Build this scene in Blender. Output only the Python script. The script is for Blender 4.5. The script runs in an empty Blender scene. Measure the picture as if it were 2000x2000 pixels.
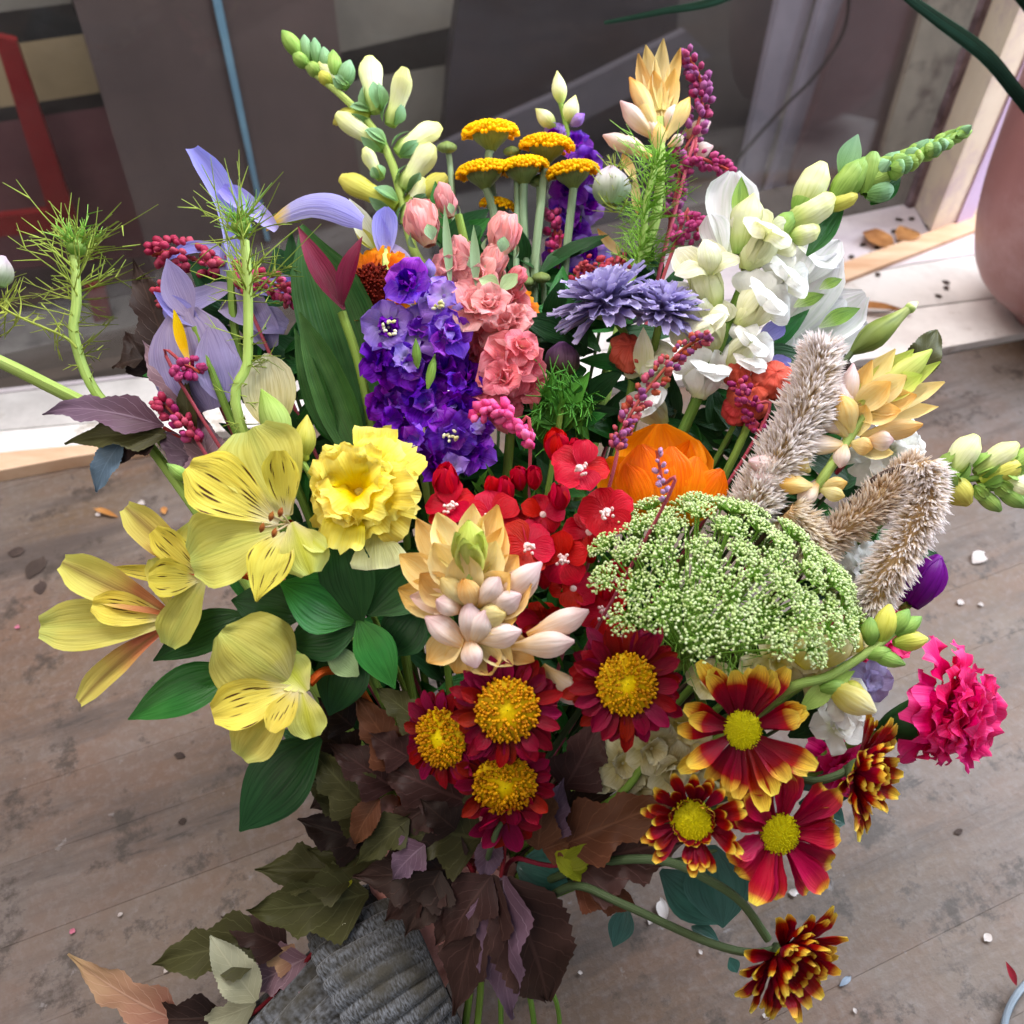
import bpy, math, random
import numpy as np
from mathutils import Vector, Matrix
rnd = random.Random(7)
nrs = np.random.RandomState(11)
sc = bpy.context.scene
col = sc.collection
# ------------------------------------------------------------------ camera
PITCH = math.radians(48); CAMZ = 0.60; FPX = 1667.0
CAM = Vector((0, 0, CAMZ))
FW = Vector((0, math.cos(PITCH), -math.sin(PITCH))); RT = Vector((1, 0, 0)); UPV = RT.cross(FW)
cd = bpy.data.cameras.new('camera'); cam = bpy.data.objects.new('camera', cd); col.objects.link(cam)
cam.location = CAM; cam.rotation_euler = (math.pi / 2 - PITCH, 0, 0)
cd.sensor_width = 36; cd.lens = 36 * FPX / 2000; cd.clip_start = .02; cd.clip_end = 60
cd.dof.use_dof = True; cd.dof.focus_distance = .45; cd.dof.aperture_fstop = 9
sc.camera = cam
# ------------------------------------------------------------------ world, lamps, exposure
wd = bpy.data.worlds.new('World'); sc.world = wd; wd.use_nodes = True
wd.node_tree.nodes['Background'].inputs[0].default_value = (.80, .88, 1, 1)
wd.node_tree.nodes['Background'].inputs[1].default_value = .29
def area(name, loc, to, size, power, colr, sy=None):
    l = bpy.data.lights.new(name, 'AREA'); l.energy = power; l.color = colr; l.size = size
    if sy: l.shape = 'RECTANGLE'; l.size_y = sy
    o = bpy.data.objects.new(name, l); col.objects.link(o); o.location = loc
    o.rotation_euler = (Vector(to) - Vector(loc)).to_track_quat('-Z', 'Y').to_euler()
    return o
area('window_light', (1.05, .90, .98), (.05, .32, .12), .95, 47, (.82, .91, 1), 1.1)
area('room_light', (-.75, -.35, 1.5), (0, .3, .1), 1.0, 9.5, (1, .86, .72))
sc.view_settings.view_transform = 'Standard'; sc.view_settings.look = 'None'
sc.view_settings.exposure = 0.12; sc.view_settings.gamma = 1; sc.view_settings.use_curve_mapping = False
sc.cycles.max_bounces = 4; sc.cycles.diffuse_bounces = 3; sc.cycles.glossy_bounces = 2; sc.cycles.transmission_bounces = 3
sc.cycles.use_adaptive_sampling = True; sc.cycles.adaptive_threshold = .04; sc.cycles.transparent_max_bounces = 8
sc.cycles.use_denoising = True
sc.cycles.caustics_reflective = False; sc.cycles.caustics_refractive = False

# ------------------------------------------------------------------ maths helpers
def P(x, y, d):   # a place seen at photo pixel x, y and d metres along the view
    return CAM + d * (FW + RT * ((x - 1000) / FPX) + UPV * ((1000 - y) / FPX))
def ray(x, y): return FW + RT * ((x - 1000) / FPX) + UPV * ((1000 - y) / FPX)
def G(x, y, z=0.0):
    r = ray(x, y); t = (z - CAMZ) / r.z
    return CAM + r * t
def CV(r, u, t): return (RT * r + UPV * u - FW * t).normalized()
def crom(prof, v):
    p = np.array(prof, float); n = len(p) - 1
    x = np.clip(np.asarray(v, float), 0, 1) * n
    i = np.minimum(x.astype(int), n - 1); f = x - i
    p0 = p[np.maximum(i - 1, 0)]; p1 = p[i]; p2 = p[i + 1]; p3 = p[np.minimum(i + 2, n)]
    return np.maximum(.5 * (2 * p1 + (p2 - p0) * f + (2 * p0 - 5 * p1 + 4 * p2 - p3) * f * f + (3 * p1 - p0 - 3 * p2 + p3) * f ** 3), 0)
def spline(pts, n):
    p = np.array([list(q) for q in pts], float); m = len(p) - 1
    x = np.linspace(0, m, n); i = np.minimum(x.astype(int), m - 1); f = (x - i)[:, None]
    p0 = p[np.maximum(i - 1, 0)]; p1 = p[i]; p2 = p[i + 1]; p3 = p[np.minimum(i + 2, m)]
    return .5 * (2 * p1 + (p2 - p0) * f + (2 * p0 - 5 * p1 + 4 * p2 - p3) * f * f + (3 * p1 - p0 - 3 * p2 + p3) * f ** 3)
def frame(base, tip, nrm):
    y = (Vector(tip) - Vector(base)); y.normalize()
    x = y.cross(Vector(nrm))
    if x.length < 1e-4: x = y.cross(Vector((.3, .5, .8)))
    x.normalize(); z = x.cross(y)
    m = Matrix((x, y, z)).transposed().to_4x4(); m.translation = base
    return m
def axisframe(c, ax, roll=0):
    z = Vector(ax).normalized(); h = UPV if abs(z.dot(UPV)) < .9 else RT
    x = h.cross(z).normalized(); y = z.cross(x)
    m = Matrix((x, y, z)).transposed().to_4x4(); m.translation = c
    return m @ Matrix.Rotation(roll, 4, 'Z')
RX = lambda a: Matrix.Rotation(a, 4, 'X')
RY = lambda a: Matrix.Rotation(a, 4, 'Y')
RZ = lambda a: Matrix.Rotation(a, 4, 'Z')
TR = lambda x, y, z: Matrix.Translation((x, y, z))

# ------------------------------------------------------------------ mesh helpers
def mk(name, verts, faces, uv=None, smooth=True):
    me = bpy.data.meshes.new(name)
    v = np.asarray(verts, np.float32).reshape(-1, 3)
    me.from_pydata(v.tolist(), [], faces if isinstance(faces, list) else faces.tolist())
    if uv is not None:
        ul = me.uv_layers.new(name='UVMap')
        li = np.empty(len(me.loops), np.int32); me.loops.foreach_get('vertex_index', li)
        ul.data.foreach_set('uv', np.asarray(uv, np.float32)[li].ravel())
    if smooth: me.polygons.foreach_set('use_smooth', np.ones(len(me.polygons), bool))
    return me
def gridfaces(nv, nu, off=0):
    a = np.arange(nv)[:, None] * (nu + 1) + np.arange(nu)[None, :] + off
    a = a.ravel(); return np.stack([a, a + 1, a + nu + 2, a + nu + 1], 1)
OVAL = [.12, .55, .86, 1, .95, .72, .06]
ROUND = [.15, .5, .8, .98, 1, .85, .1]
LANCE = [.12, .6, .95, 1, .8, .45, .03]
STRAP = [.35, .7, .9, 1, .98, .8, .15]
FAN = [.12, .3, .52, .74, .92, 1, .97]
SPOON = [.3, .4, .5, .7, 1, .95, .2]
LOBED = [.08, .62, 1, .82, .58, .74, .5, .36, .14, .02]
BROAD = [.15, .75, 1, .95, .8, .5, .05]
def sheet(L, W, prof=OVAL, bow=0, cup=0, ruf=0, rf=3, twist=0, nu=4, nv=8, serr=0, sn=14, rndt=0, curl=0, fold=0, jag=0, side=0):
    v = np.linspace(0, 1, nv + 1)[:, None]; u = np.linspace(-1, 1, nu + 1)[None, :]
    w = crom(prof, v) * W / 2
    if serr: w = w * (1 - serr * ((v * sn) % 1.0) * np.sin(np.pi * np.clip(v, .03, 1)) ** .3)
    a, b, c = nrs.uniform(0, 6.28, 3)
    x = u * w + side * L * 4 * v * (1 - v)
    y = L * v - rndt * L * u * u * v * v + 0 * u
    if jag: y = y + jag * L * v ** 4 * nrs.uniform(-1, .3, (1, nu + 1))
    z = bow * L * 4 * v * (1 - v) + curl * L * v ** 3 + cup * w * u * u + fold * w * np.abs(u)
    z = z + ruf * W * (np.sin(rf * 6.28 * v + a + u) * np.sign(u) * np.abs(u) ** 1.6 * np.minimum(1, v * 2) + .7 * np.sin(rf * 2.6 * u + b) * v ** 2.5)
    if twist:
        t = twist * v; x, z = x * np.cos(t) - z * np.sin(t) * 1, x * np.sin(t) + z * np.cos(t)
    V = np.stack([x + 0 * z, y + 0 * z, z + 0 * x], -1).reshape(-1, 3)
    uv = np.stack([(u * .5 + .5) + 0 * v, v + 0 * u], -1).reshape(-1, 2)
    return mk('sheet', V, gridfaces(nv, nu), uv)
def lathe(L, W, prof, bend=0, lobes=0, la=0, ns=8, nv=8, close=True, flat=1.0):
    v = np.linspace(0, 1, nv + 1)[:, None]; th = np.linspace(0, 2 * math.pi, ns + 1)[None, :]
    r = crom(prof, v) * W / 2 * (1 + la * np.cos(lobes * th) if lobes else 1 + 0 * th)
    x = r * np.cos(th); z = flat * r * np.sin(th) + bend * L * v * v
    y = L * v + 0 * th - bend * bend * L * v * v * .5
    V = np.stack([x, y, z], -1).reshape(-1, 3)
    uv = np.stack([th / (2 * math.pi) + 0 * v, v + 0 * th], -1).reshape(-1, 2)
    return mk('lathe', V, gridfaces(nv, ns), uv)
def tubearr(pts, rad, ns=6):
    p = np.asarray(pts, float); n = len(p); t = np.gradient(p, axis=0)
    t /= np.linalg.norm(t, axis=1)[:, None] + 1e-9
    h = np.array([.31, .87, .38]); a = np.cross(t, h); a /= np.linalg.norm(a, axis=1)[:, None] + 1e-9; b = np.cross(t, a)
    th = np.linspace(0, 2 * math.pi, ns + 1); r = np.broadcast_to(np.asarray(rad, float), (n,))
    V = p[:, None, :] + r[:, None, None] * (np.cos(th)[None, :, None] * a[:, None, :] + np.sin(th)[None, :, None] * b[:, None, :])
    uv = np.stack(np.broadcast_arrays((th / 6.2832)[None, :], np.linspace(0, 1, n)[:, None]), -1)
    return V.reshape(-1, 3), gridfaces(n - 1, ns), uv.reshape(-1, 2)
def tube(pts, rad, ns=6):
    V, F, U = tubearr(pts, rad, ns); return mk('tube', V, F, U)
def joinarr(lst):
    Vs, Fs, Us = [], [], []; o = 0
    for V, F, U in lst:
        Vs.append(V); Fs.extend((np.asarray(F) + o).tolist()); Us.append(U); o += len(V)
    return mk('joined', np.concatenate(Vs), Fs, np.concatenate(Us))
def icoarr():
    import bmesh
    bm = bmesh.new(); bmesh.ops.create_icosphere(bm, subdivisions=1, radius=1)
    bm.verts.ensure_lookup_table()
    V = np.array([list(q.co) for q in bm.verts]); F = np.array([[q.index for q in f.verts] for f in bm.faces]); bm.free()
    return V, F
ICOV, ICOF = icoarr()
def beads(pts, rad, dirs=None, el=1.0):
    out = []; pts = np.asarray(pts, float)
    for i, p in enumerate(pts):
        r = rad[i] if hasattr(rad, '__len__') else rad
        V = ICOV * r
        if dirs is not None:
            d = np.asarray(dirs[i], float); d = d / (np.linalg.norm(d) + 1e-9); V = V + np.outer(ICOV @ d, d) * r * (el - 1)
        out.append((V + p, ICOF, np.tile([[nrs.rand(), nrs.rand()]], (len(V), 1))))
    return joinarr(out)

# ------------------------------------------------------------------ materials
def srgb(h):
    if isinstance(h, str):
        h = h.lstrip('#'); h = tuple(int(h[i:i + 2], 16) for i in (0, 2, 4))
    f = lambda c: (c / 255 / 12.92) if c / 255 <= .04045 else ((c / 255 + .055) / 1.055) ** 2.4
    return (f(h[0]), f(h[1]), f(h[2]), 1)
def nt(name):
    m = bpy.data.materials.new(name); m.use_nodes = True
    t = m.node_tree; t.nodes.clear(); return m, t, t.nodes, t.links
def pm(name, stops, rough=.5, tr=.28, vein=None, dash=None, edge=None, jit=.10, mott=.12, bump=.4, spec=.16, hj=.008, vs=26, ribs=None, sat=1.07, rim_=1., fine=.8):
    m, t, N, L = nt(name)
    out = N.new('ShaderNodeOutputMaterial'); pr = N.new('ShaderNodeBsdfPrincipled')
    uvn = N.new('ShaderNodeUVMap'); uvn.uv_map = 'UVMap'; sp = N.new('ShaderNodeSeparateXYZ'); L.new(uvn.outputs[0], sp.inputs[0])
    tc = N.new('ShaderNodeTexCoord'); oi = N.new('ShaderNodeObjectInfo')
    mp = N.new('ShaderNodeVectorMath'); mp.operation = 'ADD'
    L.new(tc.outputs['Object'], mp.inputs[0]); L.new(oi.outputs['Random'], mp.inputs[1])
    nz = N.new('ShaderNodeTexNoise'); nz.inputs['Scale'].default_value = 90; nz.inputs['Detail'].default_value = 1
    L.new(mp.outputs[0], nz.inputs['Vector'])
    # distance along the petal, nudged by noise
    a = N.new('ShaderNodeMath'); a.operation = 'MULTIPLY_ADD'; L.new(nz.outputs[0], a.inputs[0]); a.inputs[1].default_value = .22; L.new(sp.outputs[1], a.inputs[2])
    a2 = N.new('ShaderNodeMath'); a2.operation = 'SUBTRACT'; L.new(a.outputs[0], a2.inputs[0]); a2.inputs[1].default_value = .11
    cr = N.new('ShaderNodeValToRGB'); L.new(a2.outputs[0], cr.inputs[0])
    while len(cr.color_ramp.elements) < len(stops): cr.color_ramp.elements.new(.5)
    for e, (p, c) in zip(cr.color_ramp.elements, stops): e.position = p; e.color = srgb(c)
    cur = cr.outputs[0]
    # streaks run along the petal
    cb = N.new('ShaderNodeCombineXYZ'); mu = N.new('ShaderNodeMath'); mu.operation = 'MULTIPLY'; mu.inputs[1].default_value = vs
    L.new(sp.outputs[0], mu.inputs[0]); L.new(mu.outputs[0], cb.inputs[0])
    mv = N.new('ShaderNodeMath'); mv.operation = 'MULTIPLY'; mv.inputs[1].default_value = 2.2; L.new(sp.outputs[1], mv.inputs[0]); L.new(mv.outputs[0], cb.inputs[1])
    L.new(oi.outputs['Random'], cb.inputs[2])
    ns = N.new('ShaderNodeTexNoise'); ns.inputs['Scale'].default_value = 1; ns.inputs['Detail'].default_value = 1; L.new(cb.outputs[0], ns.inputs['Vector'])
    def mix(fac, c2, fs=None, blend='MIX'):
        nonlocal cur
        x = N.new('ShaderNodeMix'); x.data_type = 'RGBA'; x.blend_type = blend
        if isinstance(fac, (int, float)): x.inputs[0].default_value = fac
        else: L.new(fac, x.inputs[0])
        L.new(cur, x.inputs[6])
        if isinstance(c2, tuple): x.inputs[7].default_value = c2
        else: L.new(c2, x.inputs[7])
        cur = x.outputs[2]
    def M2(op, a, b=None):
        x = N.new('ShaderNodeMath'); x.operation = op
        for i, q in enumerate((a, b)):
            if q is None: continue
            if isinstance(q, (int, float)): x.inputs[i].default_value = q
            else: L.new(q, x.inputs[i])
        return x.outputs[0]
    def rng(sock, lo, hi, o0=0., o1=1.):
        r = N.new('ShaderNodeMapRange'); L.new(sock, r.inputs[0]); r.inputs[1].default_value = lo; r.inputs[2].default_value = hi; r.inputs[3].default_value = o0; r.inputs[4].default_value = o1
        return r.outputs[0]
    if vein: mix(rng(ns.outputs[0], .45, .68, 0, vein[1]), srgb(vein[0]))
    if edge:
        e = N.new('ShaderNodeMath'); e.operation = 'SUBTRACT'; L.new(sp.outputs[0], e.inputs[0]); e.inputs[1].default_value = .5
        e2 = N.new('ShaderNodeMath'); e2.operation = 'ABSOLUTE'; L.new(e.outputs[0], e2.inputs[0])
        if edge[1] > 0: mix(rng(e2.outputs[0], .5 - edge[1], .5, 0, edge[2]), srgb(edge[0]))
        else: mix(rng(e2.outputs[0], 0, -edge[1], edge[2], 0), srgb(edge[0]))
    if dash:
        cd_ = N.new('ShaderNodeCombineXYZ'); m1 = N.new('ShaderNodeMath'); m1.operation = 'MULTIPLY'; m1.inputs[1].default_value = dash[1]; L.new(sp.outputs[0], m1.inputs[0])
        m2 = N.new('ShaderNodeMath'); m2.operation = 'MULTIPLY'; m2.inputs[1].default_value = dash[2]; L.new(sp.outputs[1], m2.inputs[0])
        L.new(m1.outputs[0], cd_.inputs[0]); L.new(m2.outputs[0], cd_.inputs[1]); L.new(oi.outputs['Random'], cd_.inputs[2])
        vo = N.new('ShaderNodeTexVoronoi'); vo.inputs['Scale'].default_value = 1; vo.inputs['Randomness'].default_value = .8; L.new(cd_.outputs[0], vo.inputs['Vector'])
        k = N.new('ShaderNodeMath'); k.operation = 'MULTIPLY'
        L.new(rng(vo.outputs['Distance'], .30, .20), k.inputs[0])
        w = N.new('ShaderNodeMath'); w.operation = 'MULTIPLY'; L.new(rng(sp.outputs[1], .10, .2), w.inputs[0]); L.new(rng(sp.outputs[1], .92, .8), w.inputs[1])
        L.new(w.outputs[0], k.inputs[1]); mix(k.outputs[0], srgb(dash[0]))
    rim = M2('MAXIMUM', rng(M2('ABSOLUTE', M2('SUBTRACT', sp.outputs[0], .5)), .38, .5, 0, .14), rng(sp.outputs[1], .88, 1, 0, .12)); mix(M2('MULTIPLY', rim, rim_), (1, 1, .96, 1), blend='SOFT_LIGHT')
    fv = N.new('ShaderNodeTexNoise'); fv.inputs['Scale'].default_value = 1; fv.inputs['Detail'].default_value = 0; sc2 = N.new('ShaderNodeVectorMath'); sc2.operation = 'MULTIPLY'; sc2.inputs[1].default_value = (2.6, 1.2, 9); L.new(cb.outputs[0], sc2.inputs[0]); L.new(sc2.outputs[0], fv.inputs['Vector'])
    mix(rng(fv.outputs[0], .52, .72, 0, fine), (.30, .30, .30, 1), blend='SOFT_LIGHT')
    lg = N.new('ShaderNodeTexNoise'); lg.inputs['Scale'].default_value = 38; lg.inputs['Detail'].default_value = 1; L.new(mp.outputs[0], lg.inputs['Vector']); mix(rng(lg.outputs[0], .5, .72, 0, .32), (.34, .30, .24, 1), blend='SOFT_LIGHT')
    if mott: mix(rng(nz.outputs[0], .35, .75, 0, mott), (1, 1, 1, 1), blend='SOFT_LIGHT')
    rb_ = None
    if ribs:   # midrib and slanting side veins of a leaf
        def M_(op, a, b=None):
            x = N.new('ShaderNodeMath'); x.operation = op
            for i, q in enumerate((a, b)):
                if q is None: continue
                if isinstance(q, (int, float)): x.inputs[i].default_value = q
                else: L.new(q, x.inputs[i])
            return x.outputs[0]
        aw = M_('ABSOLUTE', M_('SUBTRACT', sp.outputs[0], .5))
        tt = M_('MULTIPLY', M_('SUBTRACT', sp.outputs[1], M_('MULTIPLY', aw, .55)), ribs[2])
        ln_ = M_('ABSOLUTE', M_('SUBTRACT', M_('FRACT', tt), .5))
        rb_ = M_('MAXIMUM', rng(ln_, .07, .0), rng(aw, .035, .01))
        mix(M_('MULTIPLY', rb_, ribs[1]), srgb(ribs[0]))
    hs = N.new('ShaderNodeHueSaturation'); hs.inputs['Saturation'].default_value = sat; L.new(cur, hs.inputs['Color'])
    L.new(rng(oi.outputs['Random'], 0, 1, .5 - hj, .5 + hj), hs.inputs['Hue'])
    wn = N.new('ShaderNodeTexWhiteNoise'); wn.noise_dimensions = '1D'; L.new(oi.outputs['Random'], wn.inputs['W'])
    L.new(rng(wn.outputs[0], 0, 1, 1 - jit, 1 + jit), hs.inputs['Value']); cur = hs.outputs[0]
    L.new(cur, pr.inputs['Base Color']); pr.inputs['Roughness'].default_value = rough; pr.inputs['Specular IOR Level'].default_value = spec
    bp = N.new('ShaderNodeBump'); bp.inputs['Strength'].default_value = bump; bp.inputs['Distance'].default_value = .0012
    L.new(ns.outputs[0] if rb_ is None else rb_, bp.inputs['Height']); L.new(bp.outputs[0], pr.inputs['Normal'])
    if tr:
        tl = N.new('ShaderNodeBsdfTranslucent'); L.new(cur, tl.inputs[0]); ms = N.new('ShaderNodeMixShader'); ms.inputs[0].default_value = tr
        L.new(pr.outputs[0], ms.inputs[1]); L.new(tl.outputs[0], ms.inputs[2]); L.new(ms.outputs[0], out.inputs[0])
    else: L.new(pr.outputs[0], out.inputs[0])
    return m
def surf(name, c1, c2, scale=8, rough=.6, stretch=(1, 1, 1), c3=None, s3=3, bump=.2, bs=60, spec=.3, lo=.35, hi=.65, lo3=.5, hi3=.62, rot=0, metal=0):
    m, t, N, L = nt(name)
    out = N.new('ShaderNodeOutputMaterial'); pr = N.new('ShaderNodeBsdfPrincipled'); tc = N.new('ShaderNodeTexCoord'); ge = N.new('ShaderNodeNewGeometry')
    mp = N.new('ShaderNodeMapping'); mp.inputs['Scale'].default_value = stretch; mp.inputs['Rotation'].default_value = (0, 0, rot)
    L.new(ge.outputs['Position'], mp.inputs[0])
    n1 = N.new('ShaderNodeTexNoise'); n1.inputs['Scale'].default_value = scale; n1.inputs['Detail'].default_value = 7; n1.inputs['Roughness'].default_value = .65; L.new(mp.outputs[0], n1.inputs['Vector'])
    r = N.new('ShaderNodeValToRGB'); r.color_ramp.elements[0].position = lo; r.color_ramp.elements[0].color = srgb(c1); r.color_ramp.elements[1].position = hi; r.color_ramp.elements[1].color = srgb(c2)
    L.new(n1.outputs[0], r.inputs[0]); cur = r.outputs[0]
    if c3:
        n2 = N.new('ShaderNodeTexNoise'); n2.inputs['Scale'].default_value = s3; n2.inputs['Detail'].default_value = 8; n2.inputs['Roughness'].default_value = .7; L.new(ge.outputs['Position'], n2.inputs['Vector'])
        q = N.new('ShaderNodeMapRange'); L.new(n2.outputs[0], q.inputs[0]); q.inputs[1].default_value = lo3; q.inputs[2].default_value = hi3
        x = N.new('ShaderNodeMix'); x.data_type = 'RGBA'; L.new(q.outputs[0], x.inputs[0]); L.new(cur, x.inputs[6]); x.inputs[7].default_value = srgb(c3); cur = x.outputs[2]
    L.new(cur, pr.inputs['Base Color']); pr.inputs['Roughness'].default_value = rough; pr.inputs['Specular IOR Level'].default_value = spec; pr.inputs['Metallic'].default_value = metal
    n3 = N.new('ShaderNodeTexNoise'); n3.inputs['Scale'].default_value = bs; n3.inputs['Detail'].default_value = 5; L.new(mp.outputs[0], n3.inputs['Vector'])
    bp = N.new('ShaderNodeBump'); bp.inputs['Strength'].default_value = bump; bp.inputs['Distance'].default_value = .003; L.new(n3.outputs[0], bp.inputs['Height']); L.new(bp.outputs[0], pr.inputs['Normal'])
    L.new(pr.outputs[0], out.inputs[0]); return m

# ------------------------------------------------------------------ things and parts
WM = {}
def link(name, data, M, parent=None):
    o = bpy.data.objects.new(name, data); col.objects.link(o)
    if parent is not None:
        o.parent = parent; o.matrix_basis = WM[parent.name].inverted() @ M
    else: o.matrix_basis = M
    WM[o.name] = M.copy(); return o
BIND = P(935, 1765, .485)                    # where the hand grips the stems
TAIL = (P(960, 2120, .475) - BIND)
class Thing:
    def __init__(s, name, label, cat, D=.45, base=None, group=None, kind=None, empty=True):
        s.D = D; s.b = base if base is not None else BIND + Vector((rnd.uniform(-.012, .012), rnd.uniform(-.012, .012), rnd.uniform(-.01, .01)))
        s.o = link(name, None, Matrix.Translation(s.b)); s.o.empty_display_size = .01
        s.o['label'] = label; s.o['category'] = cat
        if group: s.o['group'] = group
        if kind: s.o['kind'] = kind
    def pt(s, q):
        if isinstance(q, Vector): return q
        return P(q[0], q[1], s.D + (q[2] / 100 if len(q) > 2 else 0))
    def px(s, n): return n * s.D / FPX
    def part(s, name, me, mat, M, parent=None, label=None, kind=None):
        if not me.materials: me.materials.append(mat)
        me.name = name
        o = link(name, me, M, parent or s.o)
        if label: o['label'] = label
        if kind: o['kind'] = kind
        return o
    def petal(s, base, tip, w, mat, prof=OVAL, n=(0, 0, 1), name='petal', parent=None, label=None, **k):
        a, b = s.pt(base), s.pt(tip)
        return s.part(name, sheet((b - a).length, s.px(w), prof, **k), mat, frame(a, b, CV(*n)), parent, label)
    def bud(s, base, tip, w, mat, prof=(.25, .75, 1, .9, .55, .05), n=(0, 0, 1), name='bud', parent=None, label=None, **k):
        a, b = s.pt(base), s.pt(tip)
        return s.part(name, lathe((b - a).length, s.px(w), prof, **k), mat, frame(a, b, CV(*n)), parent, label)
    def wrapbud(s, b, t, w, mat, k=5, name='bud', n=(0, 0, 1), core=True, ruf=.05, open_=.0):
        a, e = s.pt(b), s.pt(t); d = (e - a).length; F = frame(a, e, CV(*n))
        h = s.part(name, lathe(d * .75, s.px(w * .62), (.35, .8, 1, .85, .3), ns=10), mat, F)
        ms = [sheet(d * rnd.uniform(.88, 1.05), s.px(w * .85), ROUND, bow=-.16 + open_ * .1, cup=.5, ruf=ruf, rf=1.4, nu=6, nv=8, curl=-open_) for _ in range(3)]
        for i in range(k): s.part('petal', ms[i % 3], mat, F @ RY(6.2832 * i / k + rnd.uniform(-.3, .3)) @ TR(0, 0, -s.px(w * .14)), h)
        return h
    def stem(s, pts, r0, r1, mat, tob=True, ns=7, name='stem', tail=False, n=None, parent=None):
        q = [s.pt(p) for p in pts]
        if tob:
            e = q[-1]; q.append(e.lerp(s.b, .55) + (s.b - BIND) * .3); q.append(s.b)
            if tail: q.append(s.b + TAIL * rnd.uniform(.8, 1.0) + (s.b - BIND) * -1.2)
        sp = spline(q, n or max(8, 5 * len(q))); rad = np.linspace(s.px(r0), s.px(r1), len(sp))
        M = Matrix.Translation(s.b); return s.part(name, tube(sp - np.array(s.b), rad, ns), mat, M, parent)
    def radial(s, c, ax, R, n, w, mat, prof=OVAL, tilt=0, tj=.12, r0=0, z0=0, parent=None, ph=0, nvar=4, aj=.12, lj=.1, name='petal', lift=None, **k):
        F = axisframe(s.pt(c) if not isinstance(c, Matrix) else Vector(), CV(*ax)) if not isinstance(c, Matrix) else c
        ms = [sheet(s.px(R - r0) * rnd.uniform(1 - lj, 1 + lj), s.px(w) * rnd.uniform(.9, 1.1), prof, **k) for _ in range(nvar)]
        for i in range(n):
            a = ph + 6.2832 * i / n + rnd.uniform(-aj, aj)
            M = F @ RZ(a) @ TR(0, s.px(r0), s.px(z0)) @ RX(tilt + rnd.uniform(-tj, tj)) @ RY(rnd.uniform(-.15, .15))
            s.part(name, ms[i % nvar], mat, M, parent)
        return F
def one(name, me, mat, M, label, cat, group=None, kind=None):
    if not me.materials: me.materials.append(mat)
    me.name = name; o = link(name, me, M)
    if label: o['label'] = label
    if cat: o['category'] = cat
    if group: o['group'] = group
    if kind: o['kind'] = kind
    return o
# ================================================================== the setting
I4 = Matrix.Identity(4)
def prism(poly, dirv):   # polygon (Vectors) pushed along dirv into a solid
    n = len(poly); V = [p for p in poly] + [p + dirv for p in poly]
    F = [list(range(n)), list(range(2 * n - 1, n - 1, -1))] + [[i, i + n, (i + 1) % n + n, (i + 1) % n] for i in range(n)]
    nx = (poly[1] - poly[0]).cross(poly[2] - poly[1])
    if nx.dot(dirv) > 0: F = [f[::-1] for f in F]
    return mk('prism', [list(v) for v in V], F, None, smooth=False)
def woodmat(name, tint):
    m, t, N, L = nt(name); out = N.new('ShaderNodeOutputMaterial'); pr = N.new('ShaderNodeBsdfPrincipled'); ge = N.new('ShaderNodeNewGeometry'); oi = N.new('ShaderNodeObjectInfo')
    mp = N.new('ShaderNodeMapping'); mp.inputs['Rotation'].default_value = (0, 0, -.384); L.new(ge.outputs['Position'], mp.inputs[0])
    st = N.new('ShaderNodeMapping'); st.inputs['Scale'].default_value = (.16, 1, 1); L.new(mp.outputs[0], st.inputs[0])
    def noise(vec, s, d, r=.6):
        n = N.new('ShaderNodeTexNoise'); n.inputs['Scale'].default_value = s; n.inputs['Detail'].default_value = d; n.inputs['Roughness'].default_value = r; L.new(vec, n.inputs['Vector']); return n.outputs[0]
    def ramp(sock, lo, hi, o0=0., o1=1.):
        r = N.new('ShaderNodeMapRange'); L.new(sock, r.inputs[0]); r.inputs[1].default_value = lo; r.inputs[2].default_value = hi; r.inputs[3].default_value = o0; r.inputs[4].default_value = o1; return r.outputs[0]
    cur = None
    def mixc(fac, c):
        nonlocal cur
        x = N.new('ShaderNodeMix'); x.data_type = 'RGBA'; L.new(fac, x.inputs[0])
        if cur is None: x.inputs[6].default_value = srgb(tint)
        else: L.new(cur, x.inputs[6])
        x.inputs[7].default_value = srgb(c); cur = x.outputs[2]
    g = noise(st.outputs[0], 60, 6); f = noise(mp.outputs[0], 150, 5, .7); l_ = noise(mp.outputs[0], 7, 6, .62); k = noise(st.outputs[0], 22, 8, .7)
    l2 = noise(mp.outputs[0], 3.2, 5, .6); sm = noise(st.outputs[0], 11, 7, .72)
    mixc(ramp(l2, .38, .62, 0, .8), '#777171'); mixc(ramp(l_, .43, .60, 0, .75), '#6a5041'); mixc(ramp(g, .46, .72, 0, .45), '#564a44'); mixc(ramp(f, .48, .85, 0, .38), '#8e888a'); mixc(ramp(sm, .50, .62, 0, .85), '#4a403c'); mixc(ramp(noise(mp.outputs[0], 26, 8, .75), .54, .62, 0, .8), '#3b312b'); mixc(ramp(k, .64, .67, 0, .6), '#332b28'); mixc(ramp(noise(mp.outputs[0], 60, 6, .7), .64, .7, 0, .5), '#928c8d')
    L.new(cur, pr.inputs[0]); pr.inputs['Roughness'].default_value = .56; pr.inputs['Specular IOR Level'].default_value = .36
    a_ = N.new('ShaderNodeMath'); a_.operation = 'ADD'; L.new(g, a_.inputs[0]); L.new(f, a_.inputs[1])
    bp = N.new('ShaderNodeBump'); bp.inputs['Strength'].default_value = .3; bp.inputs['Distance'].default_value = .002; L.new(a_.outputs[0], bp.inputs['Height']); L.new(bp.outputs[0], pr.inputs['Normal']); L.new(pr.outputs[0], out.inputs[0]); return m
wood = woodmat('worn_bench_wood', '#65513f'); wood2 = woodmat('worn_bench_wood_b', '#675342'); wood3 = woodmat('worn_bench_wood_c', '#624d3c')
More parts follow.
